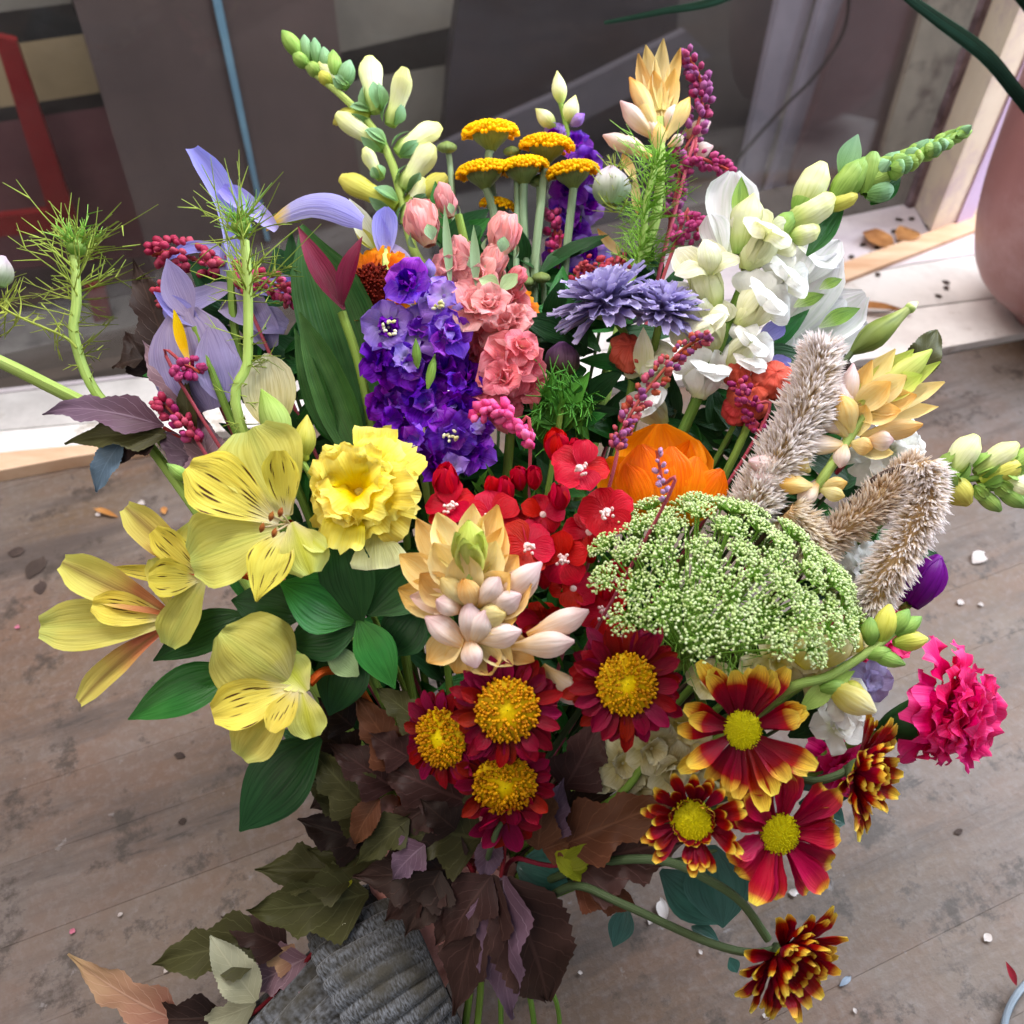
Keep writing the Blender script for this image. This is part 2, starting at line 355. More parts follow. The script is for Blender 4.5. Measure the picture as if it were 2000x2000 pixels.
groove = surf('groove_dirt', '#3c342f', '#453c36', 20)
# bench: a carcass with one board after another, 22 degrees to the camera, parallel to the window
ang = math.radians(22); du = Vector((math.cos(ang), math.sin(ang), 0)); dn = Vector((-math.sin(ang), math.cos(ang), 0))
bench = link('bench_top', prism([du * a + dn * b + Vector((0, 0, -.006)) for a, b in ((-1.3, -.55), (1.6, -.55), (1.6, .95), (-1.3, .95))], Vector((0, 0, -.03))), I4)
bench.data.materials.append(groove); bench['kind'] = 'structure'
def plank(u0, u1, b0, b1, mat, dz):
    bv = .0001; zz = [(-.0055, 0), (dz - bv, 0), (dz, bv)]
    V = []
    for z, i in zz: V += [list(du * (a) + dn * b + Vector((0, 0, z))) for a, b in ((u0 + i, b0 + i), (u1 - i, b0 + i), (u1 - i, b1 - i), (u0 + i, b1 - i))]
    F = [[8, 9, 10, 11]] + [[4 * k + j, 4 * k + (j + 1) % 4, 4 * k + 4 + (j + 1) % 4, 4 * k + 4 + j] for k in (0, 1) for j in range(4)]
    me = mk('plank', V, F, None, False); me.materials.append(mat); o = link('plank', me, I4, bench)
WID = .0552; off = .0512 - WID * 12
for i in range(26):
    b0 = off + i * WID; cut = rnd.choice([-.75, .85, 1.0, -.85]); g = rnd.choice([0, 0, .00003, .00006, .00012])
    for (a0, a1) in ((-1.28, cut - .0005), (cut + .0005, 1.58)):
        plank(a0, a1, b0 + g, b0 + WID - g, rnd.choice([wood, wood, wood2, wood3]), rnd.uniform(-.00008, .00004))
# window sill boards
paint = surf('sill_white_paint', '#dcd3cf', '#efe8e4', 14, .5, (1, 1, 1), '#a89888', 22, .15, 60, .35, .4, .6, .58, .72)
paintg = surf('sill_grey_paint', '#c2bab6', '#d9d1cd', 14, .5, (1, 1, 1), '#9a8a7c', 18, .15, 60, .35, .4, .6, .6, .72)
bare = surf('bare_orange_wood', '#c79a78', '#dfbd9f', 20, .6, (.5, 2, 1), '#9a6e50', 25, .2, 90, .3, .35, .65, .64, .74, rot=-.4)
dirtyp = surf('dusty_lilac_paint', '#c2b4ba', '#d3c6c8', 14, .6, (1, 1, 1), '#a58f86', 18, .15, 60, .3, .4, .6, .58, .72)
def board(parent, pts, z, th, mat, name='board'):
    me = prism([G(x, y, z) for x, y in pts], Vector((0, 0, -th))); me.materials.append(mat); me.name = name
    return link(name, me, I4, parent)
sill = link('window_sill', None, I4); sill['kind'] = 'structure'
board(sill, [(-150, 900), (250, 862), (1770, 692), (2160, 621), (2160, 556), (1800, 601), (1500, 640), (250, 820), (-150, 855)], .010, .010, paint)
board(sill, [(-150, 853), (250, 818), (1500, 638), (1800, 598), (2160, 553), (2160, 461), (1780, 517), (1400, 592), (280, 737), (-150, 787)], .010, .010, paintg)
board(sill, [(-150, 785), (280, 735), (1400, 590), (1780, 515), (2160, 459), (2160, 322), (1780, 396), (1400, 475), (280, 728), (-150, 776)], .010, .010, dirtyp)
board(sill, [(1480, 612), (1650, 547), (1935, 437), (2160, 350), (2160, 322), (1825, 449), (1640, 515), (1480, 575)], .016, .0055, bare, 'bead_strip')
board(sill, [(-150, 941), (0, 919), (140, 893), (300, 868), (250, 860), (0, 884), (-150, 904)], .014, .014, bare, 'bead_strip')
# window: glass between frame pieces, all standing on the line where the sill ends
GL, GR = G(-300, 797, .010), G(1782, 397, .010)
wdir = (GR - GL).normalized(); wn_ = Vector((-wdir.y, wdir.x, 0))        # away from the camera
m, t, N, L = nt('window_glass')
o_ = N.new('ShaderNodeOutputMaterial'); tp = N.new('ShaderNodeBsdfTransparent'); tp.inputs[0].default_value = (.93, .95, .96, 1)
gl = N.new('ShaderNodeBsdfGlossy'); gl.inputs['Roughness'].default_value = .03; lw = N.new('ShaderNodeLayerWeight'); lw.inputs[0].default_value = .5; pw = N.new('ShaderNodeMath'); pw.operation = 'POWER'; L.new(lw.outputs['Facing'], pw.inputs[0]); pw.inputs[1].default_value = 4; fr = N.new('ShaderNodeMath'); fr.operation = 'MULTIPLY_ADD'; L.new(pw.outputs[0], fr.inputs[0]); fr.inputs[1].default_value = .45; fr.inputs[2].default_value = .035
mx = N.new('ShaderNodeMixShader'); L.new(fr.outputs[0], mx.inputs[0]); L.new(tp.outputs[0], mx.inputs[1]); L.new(gl.outputs[0], mx.inputs[2]); L.new(mx.outputs[0], o_.inputs[0])
glassm = m
window = link('window', None, Matrix.Translation(GL)); window['kind'] = 'structure'
def up(z): return Vector((0, 0, z))
me = prism([GL + wdir * -.3, GR + wdir * .004, GR + wdir * .004 + up(1.3), GL + wdir * -.3 + up(1.3)], wn_ * .004); me.materials.append(glassm); link('glass_pane', me, I4, window)
cream = surf('jamb_cream_paint', '#dccbb4', '#e8d9c4', 9, .5, (1, 1, 1), '#c4aead', 7, .12, 50, .35)
lilac = surf('jamb_lilac_reflection', '#c0a9c9', '#cbb6d3', 12, .5)
grime = surf('jamb_gap_grime', '#4e3e40', '#8e7a80', 40, .7)
J0 = GR; J1 = G(1818, 451, .016); J2 = G(2160, 330, .016)
jamb = link('window_jamb', prism([J0, J1, J1 + (J2 - J1) * 1.5, J0 + (J2 - J1) * 1.5], up(1.5)), I4); jamb.data.materials.append(cream); jamb['kind'] = 'structure'
jd = (J2 - J1).normalized(); jn = Vector((jd.y, -jd.x, 0))
me = prism([J1 + jd * .045 + jn * .0004, J1 + jd * .075 + jn * .0004, J1 + jd * .075 + jn * .003, J1 + jd * .045 + jn * .003], up(1.5)); me.materials.append(lilac); link('reflection_strip', me, I4, jamb)  # lilac light reflection on the jamb, built as a coloured strip
me = prism([J0 + wdir * -.014 - wn_ * .010, J0 + wdir * .0 - wn_ * .010, J0 + wdir * .0 - wn_ * .0005, J0 + wdir * -.014 - wn_ * .0005], up(1.5)); me.materials.append(grime); link('putty_gap', me, I4, jamb)
# the room behind the glass
def PV(x, y, k):
    r = ray(x, y); q = GL + wn_ * (k + .32); t = (q - CAM).dot(wn_) / r.dot(wn_); return CAM + r * t
def vp(name, pts, k, th, mat, label=None, cat=None, parent=None, kind=None):
    me = prism([PV(x, y, k) for x, y in pts], wn_ * th); me.materials.append(mat); me.name = name; o = link(name, me, I4, parent)
    if label: o['label'] = label; o['category'] = cat
    if kind: o['kind'] = kind
    return o
fl = surf('room_floor_concrete', '#6a6462', '#807a76', 5, .7, (1, 1, 1), '#55504e', 8)
rf_ = link('room_floor', prism([GL + wdir * -2 + wn_ * .012 + up(-.45), GR + wdir * 2 + wn_ * .012 + up(-.45), GR + wdir * 3 + wn_ * 4 + up(-.45), GL + wdir * -3 + wn_ * 4 + up(-.45)], up(-.02)), I4); rf_.data.materials.append(fl); rf_['kind'] = 'structure'
bw = surf('room_wall_dark', '#4c4648', '#5a5254', 3, .7)
wl = link('room_wall', prism([GL + wdir * -3 + wn_ * 2.2 + up(-.45), GR + wdir * 3 + wn_ * 2.2 + up(-.45), GR + wdir * 3 + wn_ * 2.2 + up(2.4), GL + wdir * -3 + wn_ * 2.2 + up(2.4)], wn_ * .1), I4); wl.data.materials.append(bw); wl['kind'] = 'structure'
brown = surf('pillar_brown', '#4b3f3d', '#594a48', 4, .55, (1, 1, .3))
blue = surf('blue_highlight', '#5f7d92', '#7090a2', 9, .5)
tan_ = surf('tan_panel', '#8c7a60', '#9a876a', 6, .7)
blk = surf('black_bar', '#22201f', '#2f2b2a', 6, .6)
maroon = surf('maroon_panel', '#5d3d41', '#6a464a', 6, .7)
redp = surf('red_paint', '#6a1719', '#7d2224', 8, .45)
greyp = surf('grey_panel', '#6b6660', '#7b756d', 6, .7)
smoke = surf('smoky_panel', '#2e2a2d', '#393438', 4, .35)
lil = surf('lilac_grey_strip', '#7d7782', '#8f8893', 6, .6)
darkb = surf('dark_brown_board', '#564749', '#655456', 5, .6)
edge_ = None
putty = surf('putty_board', '#85796e', '#9a8d80', 6, .6, (1, 1, 1), '#5a4b48', 7)
pil = vp('pillar', [(125, -60), (645, -60), (668, 130), (800, 900), (420, 900), (285, 480)], .30, .25, brown, 'wide brown pillar behind the glass with a thin blue edge highlight', 'pillar')
vp('highlight_strip', [(402, -60), (420, -60), (527, 470), (519, 470)], .292, .007, blue, parent=pil)  # highlight along the pillar, put in as a thin blue strip
cab = link('shelf_unit', None, Matrix.Translation(PV(100, 500, .5))); cab['label'] = 'tan and maroon panelled unit with black rails behind the glass'; cab['category'] = 'cabinet'
for nm, pts, mt in (('panel', [(-160, -60), (140, -60), (140, 6), (-160, 44)], greyp), ('rail', [(-160, 44), (140, 6), (165, 66), (-160, 112)], blk), ('panel', [(-160, 112), (165, 66), (195, 181), (-160, 235)], tan_),
                    ('rail', [(-160, 235), (195, 181), (205, 208), (-160, 262)], blk), ('panel', [(-160, 262), (205, 208), (300, 500), (-160, 545)], maroon), ('panel', [(-160, 546), (300, 502), (330, 590), (-160, 625)], darkb), ('panel', [(-160, 626), (330, 591), (400, 860), (-160, 860)], paintg)):
    vp(nm, pts, .55, .1, mt, parent=cab)
rfm = link('red_frame', None, Matrix.Translation(PV(120, 440, .5))); rfm['label'] = 'red metal frame bars standing before the maroon panel'; rfm['category'] = 'frame'
for pts in ([(-12, 70), (32, 80), (150, 428), (100, 432)], [(-150, 440), (140, 408), (146, 446), (-150, 480)], [(165, 560), (205, 560), (252, 770), (225, 770)], [(-30, 640), (-5, 640), (12, 745), (-14, 745)]):
    vp('bar', pts, .47, .02, redp, parent=rfm)
scr = link('back_panel', None, Matrix.Translation(PV(800, 300, .6))); scr['label'] = 'grey panels with a slanting dark rail between pillar and dark board'; scr['category'] = 'panel'
for nm, pts, mt in (('panel', [(600, -60), (912, -60), (886, 52), (650, 108)], greyp), ('rail', [(640, 108), (890, 50), (884, 124), (640, 165)], blk), ('panel', [(640, 166), (884, 125), (850, 400), (640, 430)], greyp)):
    vp(nm, pts, .60, .05, mt, parent=scr)
vp('dark_board', [(905, -60), (1330, -60), (1290, 520), (845, 520), (880, 120)], .48, .03, smoke, 'dark smoky board behind the yellow button flowers', 'board')
vp('slanting_reflection', [(1340, 60), (1390, 110), (1010, 300), (850, 350), (830, 300), (1080, 190)], .40, .02, surf('haze_grey', '#4b474d', '#57525a', 4, .5), 'grey glass reflection slanting across the dark smoky board', 'board')  # hazy reflection in the glass, modelled as a flat grey slab
vp('slatted_board', [(1325, -60), (1560, -60), (1430, 430), (1270, 430)], .60, .02, surf('slat_dark', '#4a4547', '#56504f', 5, .6), 'dark grey board behind the glass under the strap leaf tip', 'board')
vp('upright_strip', [(1535, -60), (1605, -60), (1495, 325), (1470, 430), (1420, 430), (1452, 325)], .42, .02, lil, 'lilac grey upright strip behind glass beside dark cable, further from the jamb', 'board')  # first of two narrow slanting strips in lilac grey
vp('upright_strip', [(1624, -60), (1672, -60), (1552, 326), (1520, 440), (1480, 440), (1517, 326)], .38, .02, lil, 'lilac grey upright strip behind glass next to the dark brown board', 'board')
vp('brown_board', [(1680, -60), (1830, -60), (1690, 400), (1680, 450), (1530, 470), (1552, 330)], .34, .02, darkb, 'dark brown leaning board behind glass near the window jamb', 'board')
vp('putty_board', [(1830, -60), (1960, -60), (1800, 330), (1790, 420), (1640, 450), (1700, 380)], .30, .015, putty, 'putty coloured board behind glass against the window jamb', 'board')
q = [PV(x, y, .28) for x, y in ((1660, -40), (1648, 60), (1590, 150), (1530, 210), (1450, 300), (1420, 340))]
one('cable', tube(spline(q, 24), .0035), blk, I4, 'dark cable hanging across the lilac upright strips', 'cable')
area('back_panel_fill', tuple(GL + wdir * .65 + wn_ * .06 + up(1.75)), tuple(GL + wdir * .65 + wn_ * .7 + up(.1)), 1.6, 46, (1, .95, .93), .1)  # unseen strip lamp, added to brighten the panels behind the glass
area('right_board_fill', tuple(GR + wn_ * .22 + wdir * -.15 + up(1.0)), tuple(GR + wn_ * .75 + wdir * .12 + up(-.1)), .35, 3, (1, .95, .9))  # small unseen lamp, added to lift the boards near the jamb
# pale pot with strap leaves standing on the sill at the frame's edge
pinkc = surf('pink_glaze', '#9c6a68', '#a87674', 5, .4, (1, 1, .4), '#b48a8a', 4, .05, 20, .45)
pc = G(2052, 622, .010)
pot = Thing('potted_plant', 'dusty pink glazed pot with long dark strap leaves on the sill', 'plant', .9, pc)
me = lathe(.52, .27, [.30, .72, .88, .95, .98, 1, 1.01, 1.02, 1.03, 1.04, 1.04, 1.0], ns=48, nv=44); pot.part('pot', me, pinkc, Matrix.Translation(pc) @ RX(math.pi / 2))
strap = pm('strap_leaf', [(0, '#0b160e'), (.5, '#0f1e13'), (1, '#0e1a10')], .85, .05, vein=('#36584a', .35), vs=12, spec=.05)
def strapleaf(pts, w, D):
    q = [P(x, y, D + dz / 100) for x, y, dz in pts]; sp = spline(q, 30); Vs = []; U = []
    t = np.gradient(sp, axis=0); t /= np.linalg.norm(t, axis=1)[:, None]; cvv = np.array(FW); a = np.cross(t, cvv); a /= np.linalg.norm(a, axis=1)[:, None]
    nn = np.cross(a, t); V = []
    for i in range(30):
        f = i / 29; ww = w * D / FPX * .5 * min(1, 1.1 - f * .95 + .05) 
        for u in (-1, -.5, 0, .5, 1): V.append(sp[i] + a[i] * u * ww + nn[i] * (abs(u) * .35 * ww)); U.append((u * .5 + .5, f))
    return mk('leaf', V, gridfaces(29, 4), U)
pot.part('leaf', strapleaf([(2170, 330, 10), (2080, 280, 0), (2000, 186, -8), (1930, 105, -12), (1830, 32, -14), (1760, -20, -16), (1690, -90, -18)], 46, .80), strap, I4)
pot.part('leaf', strapleaf([(2170, 330, 10), (2050, 60, 0), (1850, -140, -5), (1600, -110, -6), (1420, -8, -6), (1290, 22, -6), (1180, 44, -6)], 34, .78), strap, I4)
# ================================================================== flower materials
stemg = pm('stem_green', [(0, '#7f9a4c'), (1, '#5f7d3a')], .5, .05, mott=.2)
stemgrey = pm('stem_grey_green', [(0, '#8fa585'), (1, '#7d9770')], .55, .05)
stempale = pm('stem_pale', [(0, '#b6cc7c'), (1, '#93b05a')], .5, .1)
stemdark = pm('stem_dark', [(0, '#5b6a4a'), (1, '#46553c')], .5, .05)
stemred = pm('stem_red', [(0, '#7a2c34'), (1, '#8a3038')], .45, .05)
stembrown = pm('stem_brown', [(0, '#4a3a34'), (1, '#5a4a3c')], .6, 0)
budgreen = pm('bud_green', [(0, '#6f9442'), (.6, '#9bb866'), (1, '#7fa15c')], .5, .15)
budblue = pm('bud_bluegreen', [(0, '#6f9550'), (1, '#8fb592')], .5, .15)
budwhite = pm('bud_white', [(0, '#8fb05a'), (.25, '#cdd98f'), (.55, '#eef0c8'), (1, '#e8ea9c')], .45, .25)
budyel = pm('bud_yellowgreen', [(0, '#9fb04a'), (.5, '#cfcb6a'), (1, '#d9cf74')], .45, .25)
cream = pm('snap_cream', [(0, '#cfd890'), (.35, '#eeedc4'), (1, '#f8f6e8')], .45, .35, vein=('#d9dc9c', .4))
snapwhite = pm('snap_white', [(0, '#dfe3b0'), (.35, '#f6f5ee'), (1, '#fbfaf9')], .42, .35)
white = pm('alstro_white', [(0, '#d7e0a8'), (.25, '#f6f7f4'), (1, '#f8f6fb')], .42, .4, vein=('#cdd8c8', .45), vs=18)
whitestripe = pm('alstro_white_stripe', [(0, '#d7e0a8'), (.3, '#f4f5f2'), (.75, '#eef2e4'), (1, '#e6edd4')], .42, .35, edge=('#6f9440', -.16, .9))
greenstripe = pm('tepal_green_tip', [(0, '#dfe8c0'), (.4, '#9dbb62'), (1, '#6d8f3f')], .42, .25, vein=('#4f7430', .7))
button = pm('button_yellow', [(0, '#ffbe0a'), (1, '#ffd424')], .6, .32, jit=.12)
calyxg = pm('calyx_grey_green', [(0, '#7d8f5e'), (1, '#6f7f46')], .6, .05)
lark = pm('larkspur_violet', [(0, '#a07ed8'), (.5, '#8c40c4'), (1, '#a468dc')], .5, .35, vein=('#6428b4', .5), jit=.22, hj=.03)
larkd = pm('larkspur_deep', [(0, '#763cb0'), (.5, '#6e26ac'), (1, '#863cc4')], .5, .35, vein=('#2c1070', .5), jit=.2, hj=.03)
larkpale = pm('larkspur_pale', [(0, '#b0a6c4'), (.5, '#b498e2'), (1, '#a47ee0')], .5, .35, jit=.15, hj=.02)
larkeye = pm('larkspur_eye', [(0, '#d8d28a'), (1, '#f0ecd8')], .5, .2)
tubo = pm('tuberose_orange', [(0, '#f2e2a4'), (.45, '#f6dca4'), (.82, '#f2c680'), (1, '#e6ac5c')], .42, .35, vein=('#f6dca4', .5), jit=.1)
tuby = pm('tuberose_yellow', [(0, '#e6dc90'), (.5, '#f6e8b6'), (1, '#f4d68c')], .42, .35, vein=('#f8e6b0', .4))
tubg = pm('tuberose_greenbud', [(0, '#c9d67a'), (.6, '#d5da86'), (1, '#b9cd66')], .42, .3, jit=.12)
tubp = pm('tuberose_pinkbud', [(0, '#f0bd5c'), (.3, '#f5d9b4'), (.7, '#f6e2da'), (1, '#e4bfc4')], .4, .35, vein=('#fbf2ec', .4))
pmag = pm('persicaria_magenta', [(0, '#a03a6c'), (1, '#bc5a84')], .45, .2, jit=.2)
ppur = pm('persicaria_purple', [(0, '#8a4a80'), (1, '#a4628e')], .45, .2)
pcrim = pm('persicaria_crimson', [(0, '#ac4056'), (1, '#c4606e')], .45, .2)
phot = pm('persicaria_hotpink', [(0, '#e0508f'), (1, '#f07cae')], .42, .2)
prust = pm('persicaria_rust', [(0, '#b0573f'), (1, '#b9607a')], .5, .1)
plav = pm('persicaria_lavender', [(0, '#b78aa8'), (1, '#a98cba')], .5, .1)
lilmum = pm('mum_lilac', [(0, '#7e6ea4'), (.5, '#aea2d0'), (1, '#c8c0e6')], .5, .3, jit=.15)
pink = pm('stock_pink', [(0, '#f2d8b4'), (.3, '#f2aaaa'), (1, '#f8c2c0')], .48, .35, vein=('#ee8488', .5), jit=.12)
pinkd = pm('stock_rose', [(0, '#eab89a'), (.3, '#ea8692'), (1, '#f2a0a6')], .48, .35, vein=('#dc6072', .5), jit=.12)
heor = pm('helenium_orange', [(0, '#a8401a'), (.45, '#d9671f'), (1, '#f09a2e')], .5, .25)
hedisc = pm('helenium_disc', [(0, '#5a1c12'), (1, '#7a2a16')], .7, 0)
tulleaf = pm('tulip_leaf', [(0, '#2e4f28'), (.5, '#3b5c30'), (1, '#46663a')], .42, .2, vein=('#2f5a30', .6), vs=34, mott=.4)
marn = pm('tulip_maroon', [(0, '#561c2c'), (.6, '#6e2236'), (1, '#843a4a')], .42, .25, vein=('#5a1c30', .5))
iris = pm('iris_blue', [(0, '#b9b2dc'), (.5, '#a7a4e4'), (1, '#9390de')], .45, .4, vein=('#8884d4', .4))
irisy = pm('iris_fall', [(0, '#e8b62e'), (.12, '#e6c65a'), (.24, '#b8b4e2'), (1, '#9c9ae2')], .45, .4, vein=('#8c88d4', .4))
irisl = pm('iris_lavender', [(0, '#b6a6c4'), (.5, '#b3a8d0'), (1, '#a79ccc')], .45, .4, vein=('#948abc', .5), vs=40)
irissig = pm('iris_signal', [(0, '#f4cf3a'), (.6, '#f0b81a'), (1, '#f2d98a')], .45, .3)
nig = pm('nigella_thread', [(0, '#b4bf62'), (1, '#a3b45e')], .55, .25)
nigl = pm('nigella_bright', [(0, '#8fbe4e'), (1, '#a6cc72')], .55, .25)
nigbud = pm('nigella_bud', [(0, '#9fbf88'), (1, '#d9c4da')], .55, .2)
yalo = pm('alstro_yellow_outer', [(0, '#d8cf94'), (.3, '#d4cb60'), (.8, '#d8d062'), (1, '#c0c866')], .42, .38, vein=('#c6ba44', .4), edge=('#aab450', -.12, .4), sat=.96)
yali = pm('alstro_yellow_inner', [(0, '#e8dfc0'), (.3, '#e6d85c'), (.8, '#ead94e'), (1, '#dfcd4a')], .42, .38, vein=('#dcc028', .4), dash=('#4a2410', 13, 2.2), sat=.96)
yalr = pm('alstro_reverse', [(0, '#b9502c'), (.3, '#c67a4e'), (.6, '#d8c258'), (1, '#d8cf60')], .42, .35, edge=('#8a6a34', -.18, .75), sat=.96)
ygreen = pm('alstro_yellow_green', [(0, '#e4dc9a'), (.5, '#dfe070'), (1, '#d6e27c')], .42, .38, edge=('#c8cc1e', -.25, .8), sat=.96)
yped = pm('alstro_pedicel', [(0, '#a8442c'), (1, '#c8744a')], .5, .1)
anth = pm('anther_brown', [(0, '#8a5232'), (1, '#9a6038')], .6, 0)
filam = pm('filament_pale', [(0, '#d9c49c'), (1, '#d8c8a8')], .5, .2)
leafg = pm('leaf_green', [(0, '#3c6a30'), (.5, '#357038'), (1, '#3f7a3c')], .36, .2, vein=('#285a2a', .5), vs=16, mott=.2, jit=.16)
leafd = pm('leaf_dark_green', [(0, '#2a4a28'), (1, '#2c5230')], .4, .18, vein=('#1c3a20', .5), vs=16, jit=.2)
leafp = pm('leaf_pale', [(0, '#a8c08c'), (1, '#b4cfa0')], .5, .25)
leafb = pm('leaf_blue_green', [(0, '#33584e'), (1, '#3f6a62')], .3, .12, vein=('#274a40', .4), vs=14, spec=.5)
ycarn = pm('carnation_yellow', [(0, '#f6cc20'), (.45, '#fbe044'), (1, '#fcec84')], .48, .35, jit=.06)
ycpale = pm('carnation_pale', [(0, '#e0e08c'), (1, '#eff0c0')], .48, .35)
red = pm('sweet_william_red', [(0, '#d87078'), (.10, '#b01222'), (.6, '#b80f1d'), (1, '#c62030')], .5, .25, vein=('#a80c1c', .5), jit=.12)
redb = pm('sweet_william_bud', [(0, '#c42c3c'), (1, '#d03c4c')], .5, .25, vein=('#c01c30', .5))
swstam = pm('stamen_pale_pink', [(0, '#f0c8c8'), (1, '#f4dcd8')], .5, .1)
swg = pm('bract_green', [(0, '#3f7030'), (1, '#5f9a44')], .5, .2, jit=.25)
orange = pm('tulip_orange', [(0, '#eeae40'), (.35, '#f89c4c'), (1, '#f47e34')], .42, .38, vein=('#e8641c', .45), jit=.08, edge=('#f8a050', .18, .6))
ammib = pm('umbel_floret', [(0, '#ccdc92'), (1, '#e6efc4')], .6, .2, jit=0, mott=0)
ammig = pm('umbel_ray', [(0, '#9cbf5c'), (1, '#86ac50')], .55, .2)
cel = pm('celosia_bristle', [(0, '#b8976a'), (.35, '#dac2a2'), (.7, '#eee0d0'), (1, '#f8f0ec')], .6, .42, jit=0, mott=0)
celp = pm('celosia_pale', [(0, '#c0a070'), (.3, '#e4d2b8'), (.6, '#f4eae4'), (1, '#fcf6fa')], .6, .42, jit=0, mott=0)
cox = pm('cockscomb_coral', [(0, '#b84a48'), (1, '#d0685c')], .75, .1, mott=.5)
hot = pm('carnation_hotpink', [(0, '#c8175c'), (.5, '#e2246e'), (1, '#f25c94')], .48, .3, jit=.1)
purp = pm('tulip_purple', [(0, '#6a1c7a'), (1, '#8a34a0')], .4, .3)
stockc = pm('stock_cream', [(0, '#d8c858'), (.5, '#efe3a4'), (1, '#f2ecd0')], .48, .35, vein=('#dccb6c', .4))
hyd = pm('hydrangea_cream', [(0, '#b8a868'), (.5, '#d8cfa4'), (1, '#e0dcc4')], .5, .35, vein=('#c4b684', .4))
bur = pm('mum_burgundy', [(0, '#58081c'), (.5, '#7e0c26'), (1, '#941430')], .48, .25, vein=('#6a0c24', .5), jit=.22, hj=.02)
gold = pm('mum_gold', [(0, '#b87a1c'), (1, '#d4a038')], .55, .08, jit=0, mott=0)
goldc = pm('mum_gold_centre', [(0, '#c8a018'), (1, '#ecd028')], .6, .05)
rytip = pm('daisy_red_yellow', [(0, '#560c1a'), (.5, '#8a1826'), (.68, '#a6352e'), (.82, '#ecc058'), (1, '#f4da68')], .45, .25, vein=('#7c1220', .5), jit=.12)
rytip2 = pm('daisy_red_pinkish', [(0, '#86182e'), (.6, '#b2324a'), (.84, '#c04846'), (.94, '#ecc058'), (1, '#f0d060')], .45, .25, vein=('#8c1c34', .5), jit=.1)
rytip3 = pm('daisy_red_dark', [(0, '#4c0a16'), (.6, '#7e1624'), (.8, '#9c2e28'), (.93, '#ecc058'), (1, '#f4da68')], .45, .22, vein=('#5c0c1a', .5), jit=.12)
ydisc = pm('daisy_disc', [(0, '#b9b01c'), (1, '#d3c626')], .6, .05)
def nb(name, c1, c2, rib, rough=.42, tr=.16, jit=.22): return pm('ninebark_' + name, [(0, c1), (1, c2)], rough, tr, jit=jit, ribs=(rib, .5, 8), bump=.22, fine=.3, spec=.12)
NB = [nb('brown', '#3c2826', '#42302c', '#5e4440'), nb('purple', '#5c4450', '#6c5a6c', '#8a7484', .38), nb('olive', '#3f3d26', '#4a4a2e', '#606040'), nb('rust', '#5c3a2c', '#684632', '#845c46', .45), nb('dark', '#2c2220', '#362824', '#4c3a34'),
      nb('pale_back', '#a8a488', '#b0b09a', '#c8c4a8', .6), nb('pink_back', '#a8786a', '#ac9470', '#ccaa94', .6), nb('mauve', '#7a5c66', '#84707c', '#b49aa4'), pm('ninebark_lime', [(0, '#8a8a2c'), (1, '#8f9a38')], .45, .25, jit=.2), nb('blue_sheen', '#5a6a78', '#64788a', '#74889a', .4)]

# ================================================================== flower builders
def dome(T_, F, R, h, mat, name, parent=None, prof=(1, .97, .85, .6, .3, .02), label=None):
    me = lathe(T_.px(h), T_.px(2 * R), prof, ns=14, nv=6)
    return T_.part(name, me, mat, F @ RX(math.pi / 2) @ Matrix.Identity(4), parent, label)
def disc_florets(T_, F, R, N, b, h, mat, parent, el=1.5, inner=0., jz=0.):
    pts, dirs = [], []
    for i in range(N):
        r = math.sqrt(inner ** 2 + (1 - inner ** 2) * (i + .5) / N); a = i * 2.39996
        z = h * math.sqrt(max(0, 1 - (r * .97) ** 2)) + rnd.uniform(-jz, jz)
        a += rnd.uniform(-.12, .12) / max(r, .2); pts.append((R * r * math.cos(a), R * r * math.sin(a), z)); dirs.append((r * .8 * math.cos(a), r * .8 * math.sin(a), .8))
    pts = np.array(pts) * T_.px(1)
    return T_.part('disc_florets', beads(pts, T_.px(b), dirs, el), mat, F, parent, kind='stuff')
def pt_head(T_, c, ax): return axisframe(T_.pt(c), CV(*ax))
def goldmum(c, ax, R, disc, label, D, n=16):
    R *= .93; n += 2
    T_ = Thing('chrysanthemum', label, 'flower', D, group='burgundy chrysanthemums with gold centres')
    F = pt_head(T_, c, ax); disc *= 1.08; h = dome(T_, F, disc * .97, disc * .34, goldc, 'flower_head')
    disc_florets(T_, F, disc * .98, 210, disc * .056, disc * .40, gold, h, 1.8, .26, 2.5)
    for tilt, rr, k in ((.18, 1, 0), (-.08, 1.04, .5), (-.35, .98, .25)):
        T_.radial(F, None, R * rr, n, R * .27, bur, STRAP, tilt, .28, disc * .8, 0, h, k * 6.28 / n, bow=.05, cup=.35, nu=4, nv=6, curl=rnd.uniform(-.12, .12), ruf=.05, lj=.18, aj=.2)
    p = T_.pt(c); T_.stem([p, p + CV(*ax) * -.05], 8, 8, stemdark); return T_
